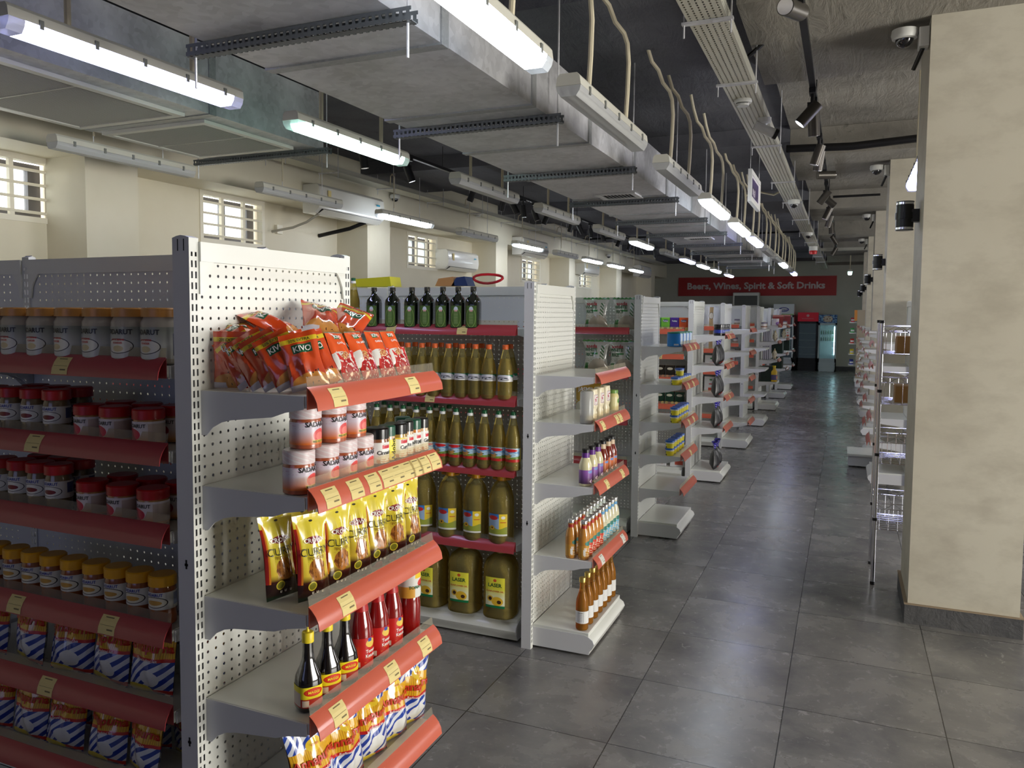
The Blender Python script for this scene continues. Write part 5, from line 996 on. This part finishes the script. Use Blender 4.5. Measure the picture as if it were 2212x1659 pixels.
# --- second row bay: oils
row(olive_bottle, [(x, 3.70) for x in (-2.277, -2.164, -2.049, -1.96, -1.869, -1.783, -1.699)], 1.582, .12, 'dark olive oil bottle on the top shelf, %s from the left', 'oil bottle', 'dark olive oil bottles on top shelf')
inst(mid_bottle, (-2.42, 3.72, 1.582), 0, 'yellow oil bottle at the left end of the olive oil shelf', 'oil bottle', args=('green',), s=.9)
row(mid_bottle, [(x, 3.69) for x in (-1.519, -1.608, -1.681, -1.756, -1.832, -1.91, -1.985, -2.068, -2.15)], 1.234, 0, 'orange capped vinegar bottle in front row, %s from the right', 'vinegar bottle', 'orange capped bottles, front row', args=('orange',), jit=.2)
row(mid_bottle, [(x, 3.80) for x in (-1.538, -1.695, -1.768, -1.845, -1.929, -2.005, -2.085, -2.17)], 1.234, 0, 'orange capped vinegar bottle in back row, %s from the right', 'vinegar bottle', 'orange capped bottles, back row', args=('orange',), jit=.3)
row(mid_bottle, [(x, 3.69) for x in (-1.475, -1.553, -1.63, -1.708, -1.788, -1.864, -1.94, -2.018, -2.096, -2.176, -2.257, -2.335)], 0.884, 0, 'green capped oil bottle in the front row, %s from the right', 'oil bottle', 'green capped oil bottles, front row', args=('green',), jit=.15)
row(mid_bottle, [(x, 3.81) for x in (-1.887, -1.965, -2.043, -2.127, -2.205, -2.285)], 0.884, 0, 'green capped oil bottle in the back row, %s from the right', 'oil bottle', 'green capped oil bottles, back row', args=('green',), jit=.3)
row(big_oil, [(x, 3.73) for x in (-1.551, -1.693, -1.839, -1.993, -2.135, -2.275)], 0.505, .1, 'large amber capped sunflower oil jug, %s from the right', 'oil jug', 'amber capped oil jugs', args=('jug',), jit=.3)
row(big_oil, [(x, 3.75) for x in (-1.558, -1.759, -1.954, -2.15)], 0.122, 0.0, 'wide oil jug with yellow Laser label on bottom shelf, %s from right', 'oil jug', 'wide oil jugs on the bottom shelf', args=('laser',), jit=.08)
for (x, y, w_, h_, c, lb) in ((-2.48, 4.0, .26, .055, (226, 220, 40), 'yellow box on top of the second gondola, by the oil'), (-2.02, 4.02, .12, .05, (206, 150, 90), 'tan parcel on top of the second gondola, middle'),):
    b = MB(); b.prism([(-w_/2, 0), (w_/2, 0), (w_/2-.01, h_), (-w_/2+.02, h_*.8)], 1, 0, .12, mat('parcel_%d' % c[0], c, .45)); tag(b.build('flat_parcel', smooth=False, loc=(x, y, 1.807)), lb, 'parcel')
b = MB(); b.tube([(0.085*cos(a), 0.02*sin(2*a), .022+0.024*sin(a)) for a in [i*pi/8 for i in range(17)]], .007, mat('red_strap', (186, 24, 40), .4), 8); tag(b.build('red_strap', loc=(-1.76, 4.02, 1.82)), 'red looped strap lying on top of the second gondola', 'strap')
b = MB(); b.prism([(-.05, 0), (.05, 0), (.03, .05), (-.02, .045)], 1, 0, .1, mat('dark_blue_wrap', (36, 60, 110), .4)); tag(b.build('flat_parcel', smooth=False, loc=(-1.93, 4.02, 1.807)), 'dark blue parcel on top of second gondola beside tan one', 'parcel')
# --- second end unit
z = 1.132
inst(clear_cyl, (-1.12, 3.75, z), FX, 'clear canister at the near end of the mayonnaise shelf', 'canister')
for j, y in enumerate([3.83, 3.945, 4.06]): inst(mayo_bottle, (-1.115, y, z), FX-.2, 'cream squeeze mayonnaise bottle, %s of three from the left' % ORD[j], 'mayonnaise', 'squeeze mayonnaise bottles')
inst(mayo_jar, (-1.11, 4.2, z), FX, 'mayonnaise jar with green lid beside the squeeze bottles', 'jar')
for j, y in enumerate([3.745, 3.845, 3.945]): inst(dressing, (-1.12, y, .83), FX-.3, 'purple labelled dressing bottle with black cap, %s from left' % ORD[j], 'dressing bottle', 'purple labelled dressing bottles', args=('p',))
for j, y in enumerate([4.04, 4.14, 4.215]): inst(dressing, (-1.12, y, .83), FX-.3, 'orange labelled dressing bottle with black cap, %s from left' % ORD[j], 'dressing bottle', 'orange labelled dressing bottles', args=('o',))
for q, xx in ((0, -1.12), (1, -1.185)):
    for j in range(10):
        y = 3.735+j*.063; kd = ('m' if j == 0 else 'r' if j < 5 else 'b') if q == 0 else ('m' if j < 4 else 'g')
        inst(sauce_small, (xx, y, .472), FX-.3, '%s sauce bottle with silver cap, %s row, %s from left' % ({'m': 'mustard yellow', 'r': 'red labelled', 'b': 'blue labelled', 'g': 'pale'}[kd], ['front', 'back'][q], ORD[j]), 'sauce bottle', 'silver capped sauce bottles', args=(kd,))
for j in range(7): inst(cider_bottle, (-1.125, 3.74+j*.086, .122), FX-.55, 'amber vinegar bottle with gold cap on base shelf, %s from left' % ORD[j], 'vinegar bottle', 'gold capped bottles on the base shelf')
# --- third row
row(rice_bag, [(-1.735, 6.02), (-1.505, 6.02)], 1.545, 0, 'clear white rice bag on the top shelf, %s from the left', 'rice bag', 'rice bags on top shelf', seeds=True, tilt=(-.03, 0))
row(rice_bag, [(-1.73, 6.02), (-1.53, 6.02)], 1.213, 0, 'clear white rice bag on the second shelf, %s from the left', 'rice bag', 'rice bags on second shelf', seeds=True, tilt=(-.03, 0), s=1.05)
inst(jasmine_bag, (-1.79, 6.04, .867), 0, 'yellow jasmine rice bag behind the mayonnaise bottles', 'rice bag')
FYS = [5.99, 6.12, 6.25, 6.38]
for j, y in enumerate(FYS): inst(tin, (-1.13, y, 1.425), FX, 'blue milk tin with teal lid on third end unit, %s from left' % ORD[j], 'tin', 'blue milk tins', args=('blue',))
for j, y in enumerate([5.99, 6.08, 6.17, 6.26, 6.35, 6.44]): inst(tub, (-1.12, y, 1.145), FX, 'yellow tub with blue lid, upper tub shelf, %s from left' % ORD[j], 'tub', 'yellow tubs on the upper tub shelf')
inst(tub, (-1.125, 6.17, 1.201), FX, 'single yellow tub stacked on top of the upper row', 'tub')
for q in range(2):
    for j in range(5): inst(tub, (-1.12, 5.99+j*.095, .867+q*.056), FX, 'yellow tub with blue lid, middle tub shelf, %s layer, %s from left' % (['lower', 'upper'][q], ORD[j]), 'tub', 'yellow tubs on the middle tub shelf')
for q in range(2):
    for j in range(5): inst(tub, (-1.15+.0*q, 5.99+j*.1, .622+q*.056), FX, 'yellow tub with blue lid, lowest tub shelf, %s layer, %s from left' % (['lower', 'upper'][q], ORD[j]), 'tub', 'yellow tubs on the lowest tub shelf')
# --- fourth row
y4 = 8.25
for kd, x, lb in (('o', -1.475, 'orange tea box at right end of the top shelf, fourth row'), ('p', -1.565, 'purple tea box between green and orange on the top shelf'), ('g', -1.655, 'light green tea box on the top shelf, fourth row'), ('lg', -1.745, 'dark green tea box at left of the top shelf, fourth row')): inst(tea, (x, y4, 1.5), 0, lb, 'tea box', 'tea boxes on top shelf', args=(kd,))
row(tea, [(x, y4) for x in (-1.5, -1.6, -1.7)], 1.018, 0, 'black and orange tea box on the third shelf, %s from right', 'tea box', 'black and orange tea boxes', args=('bo',))
row(tea, [(x, y4) for x in (-1.5, -1.6, -1.7)], .75, 0, 'dark green tea box on the fourth shelf, %s from the right', 'tea box', 'dark green tea boxes', args=('dg',))
row(tea, [(x, y4) for x in (-1.64, -1.74)], 1.25, 0, 'light green tea box on second shelf, %s from the right', 'tea box', 'light green tea boxes', args=('g',), s=.8)
for j in range(4): inst(tin, (-1.13, 8.27+j*.13, 1.456), FX, 'black powder jar with blue band, %s from the left' % ORD[j], 'jar', 'black powder jars', args=('black',))
for q, zz in enumerate((1.16, .848, .541, .122)):
    for j in range(2): inst(black_bag, (-1.15, 8.30+j*.17, zz), FX, 'black bag tied in blue, %s shelf down on the fourth end unit, %s one' % (ORD[q], ['near', 'far'][j]), 'bag', 'black bags with blue tops', args=(j+1,), s=1.0 if q == 2 else 1.05)
# --- rows further down the aisle
def white_sack(): return pouch(0.17, 0.27, 0.08, design('white_sack', (222, 222, 228), [('r', .36, .05, .64, .95, (176, 148, 110)), ('e', .5, .55, .17, .16, (70, 56, 50)), ('e', .5, .55, .15, .14, (214, 206, 196))], .4), seed=3, name='flour_sack')
def white_carton(): return carton(.16, .1, .2, design('white_carton', (226, 226, 226), [('r', .35, .5, .65, .56, (190, 50, 60)), ('r', .3, .1, .8, .3, (206, 90, 70)), ('r', .4, .75, .6, .85, (80, 150, 90))], .4), name='cereal_box')
def small_jar(): return jar(mat('mixed_jar', (206, 200, 196), .3), mat('grey_purple_lid', (120, 110, 130), .4), design('mixed_label', (220, 214, 206), [('r', 0, .1, 1, .5, (150, 110, 90))], .4), .1, .04, .02, .04, (.2, .7))
def striped_pack(): return carton(.12, .12, .26, design('striped_pack', (216, 214, 228), [('s', 0, 4, .35, (40, 40, 60), 0, 0, 1, .9)], .4), name='bottled_pack')
def dark_case(): return carton(.42, .2, .26, design('dark_case', (24, 44, 34), [('n', 5, .6, (14, 20, 18), 0, 0, 1, 1)], .35), name='drinks_case')
def yellow_bottle(): return prof_bottle([(.05, 0), (.055, .02), (.055, .17), (.03, .22), (.026, .25)], mat('yellow_plastic', (222, 180, 30), .35), (.25, .28), .03, mat('yellow_cap', (238, 214, 40), .4), (.0556, .03, .12, design('yb_label', (90, 80, 130), [('r', .4, .2, .6, .8, (220, 120, 60))], .4)), (), name='detergent_bottle')
def red_case(): return carton(.3, .2, .22, design('red_case', (134, 46, 46), [('r', 0, .85, 1, 1, (180, 120, 110))], .4), name='carton')
def choc_bag(): return pouch(.12, .2, .07, design('cream_bag', (206, 196, 170), [('r', 0, .8, 1, .9, (180, 150, 60)), ('n', 6, .55, (60, 40, 34), .2, .2, .8, .6)], .3), seed=2, name='snack_bag')
y = 8.25
row(white_carton, [(-1.5, y), (-1.7, y)], .122, 0, 'carton on the base shelf of the fourth row, %s from right', 'carton')
y = 10.55
row(white_sack, [(-1.54, y), (-1.74, y)], 1.502, 0, 'white sack with kraft label on top shelf of fifth row, %s from right', 'sack', 'white sacks')
row(white_sack, [(-1.54, y), (-1.74, y)], 1.222, 0, 'white sack on the second shelf of fifth row, %s from right', 'sack', 'white sacks, second shelf')
row(white_carton, [(-1.53, y), (-1.72, y)], .952, 0, 'white cereal box on third shelf of fifth row, %s from right', 'carton', 'white cereal boxes')
row(white_carton, [(-1.53, y), (-1.72, y)], .682, 0, 'white cereal box on fourth shelf of fifth row, %s from right', 'carton', 'white cereal boxes, fourth shelf')
y = 12.85
row(small_jar, [(-1.5, y), (-1.62, y)], 1.502, 0, 'small jar on the top shelf of the sixth row, %s from right', 'jar', 'small jars on the sixth row')
row(small_jar, [(-1.52, y), (-1.64, y)], 1.222, 0, 'small jar on the second shelf of the sixth row, %s from right', 'jar')
row(white_carton, [(-1.6, y)], .952, 0, 'white carton on the third shelf of the sixth row', 'carton')
row(small_jar, [(-1.13, 13.0), (-1.13, 13.15)], 1.455, FX, 'small jar on the sixth end unit, %s from the left', 'jar')
for j in range(3): inst(tin, (-1.13, 15.1+j*.14, 1.485), FX, 'white and purple tin on seventh end unit, %s from left' % ORD[j], 'tin', 'white and purple tins', args=('baby',))
inst(choc_bag, (-1.12, 15.15, 1.205), FX, 'cream snack bag on the seventh end unit, second shelf', 'bag'); inst(choc_bag, (-1.12, 15.15, .885), FX, 'cream snack bag on the seventh end unit, third shelf', 'bag')
for q, zz in enumerate((1.205, .885)):
    for j in range(2): inst(striped_pack, (-1.2, 15.2+j*.16, zz), FX, 'white pack with dark stripes, seventh end unit, %s shelf, %s one' % (['second', 'third'][q], ['near', 'far'][j]), 'pack', 'striped packs')
inst(dark_case, (-1.14, 15.3, .502), FX, 'dark green drinks case low on the seventh end unit', 'case'); inst(yellow_bottle, (-1.12, 15.12, .502), FX, 'yellow detergent bottle on the low shelf of the seventh end unit', 'bottle')
inst(red_case, (-1.14, 17.5, 1.452), FX, 'dark red carton on the eighth end unit, top shelf', 'carton'); inst(small_jar, (-1.1, 17.28, 1.452), FX, 'small pale jar beside the dark red carton', 'jar')
inst(choc_bag, (-1.12, 17.35, 1.202), FX, 'snack bag on the second shelf of the eighth end unit', 'bag'); inst(dark_case, (-1.14, 17.5, .902), FX, 'dark case on the third shelf of the eighth end unit', 'case'); inst(dark_case, (-1.14, 17.5, .602), FX, 'dark case on the fourth shelf of the eighth end unit', 'case')
inst(red_case, (-1.14, 19.7, 1.462), FX, 'dark red carton on the ninth end unit, top shelf', 'carton'); inst(white_carton, (-1.14, 19.7, 1.172), FX, 'white carton on the ninth end unit, second shelf', 'carton'); inst(dark_case, (-1.14, 19.7, .882), FX, 'dark case on the ninth end unit, third shelf', 'case', s=.88)
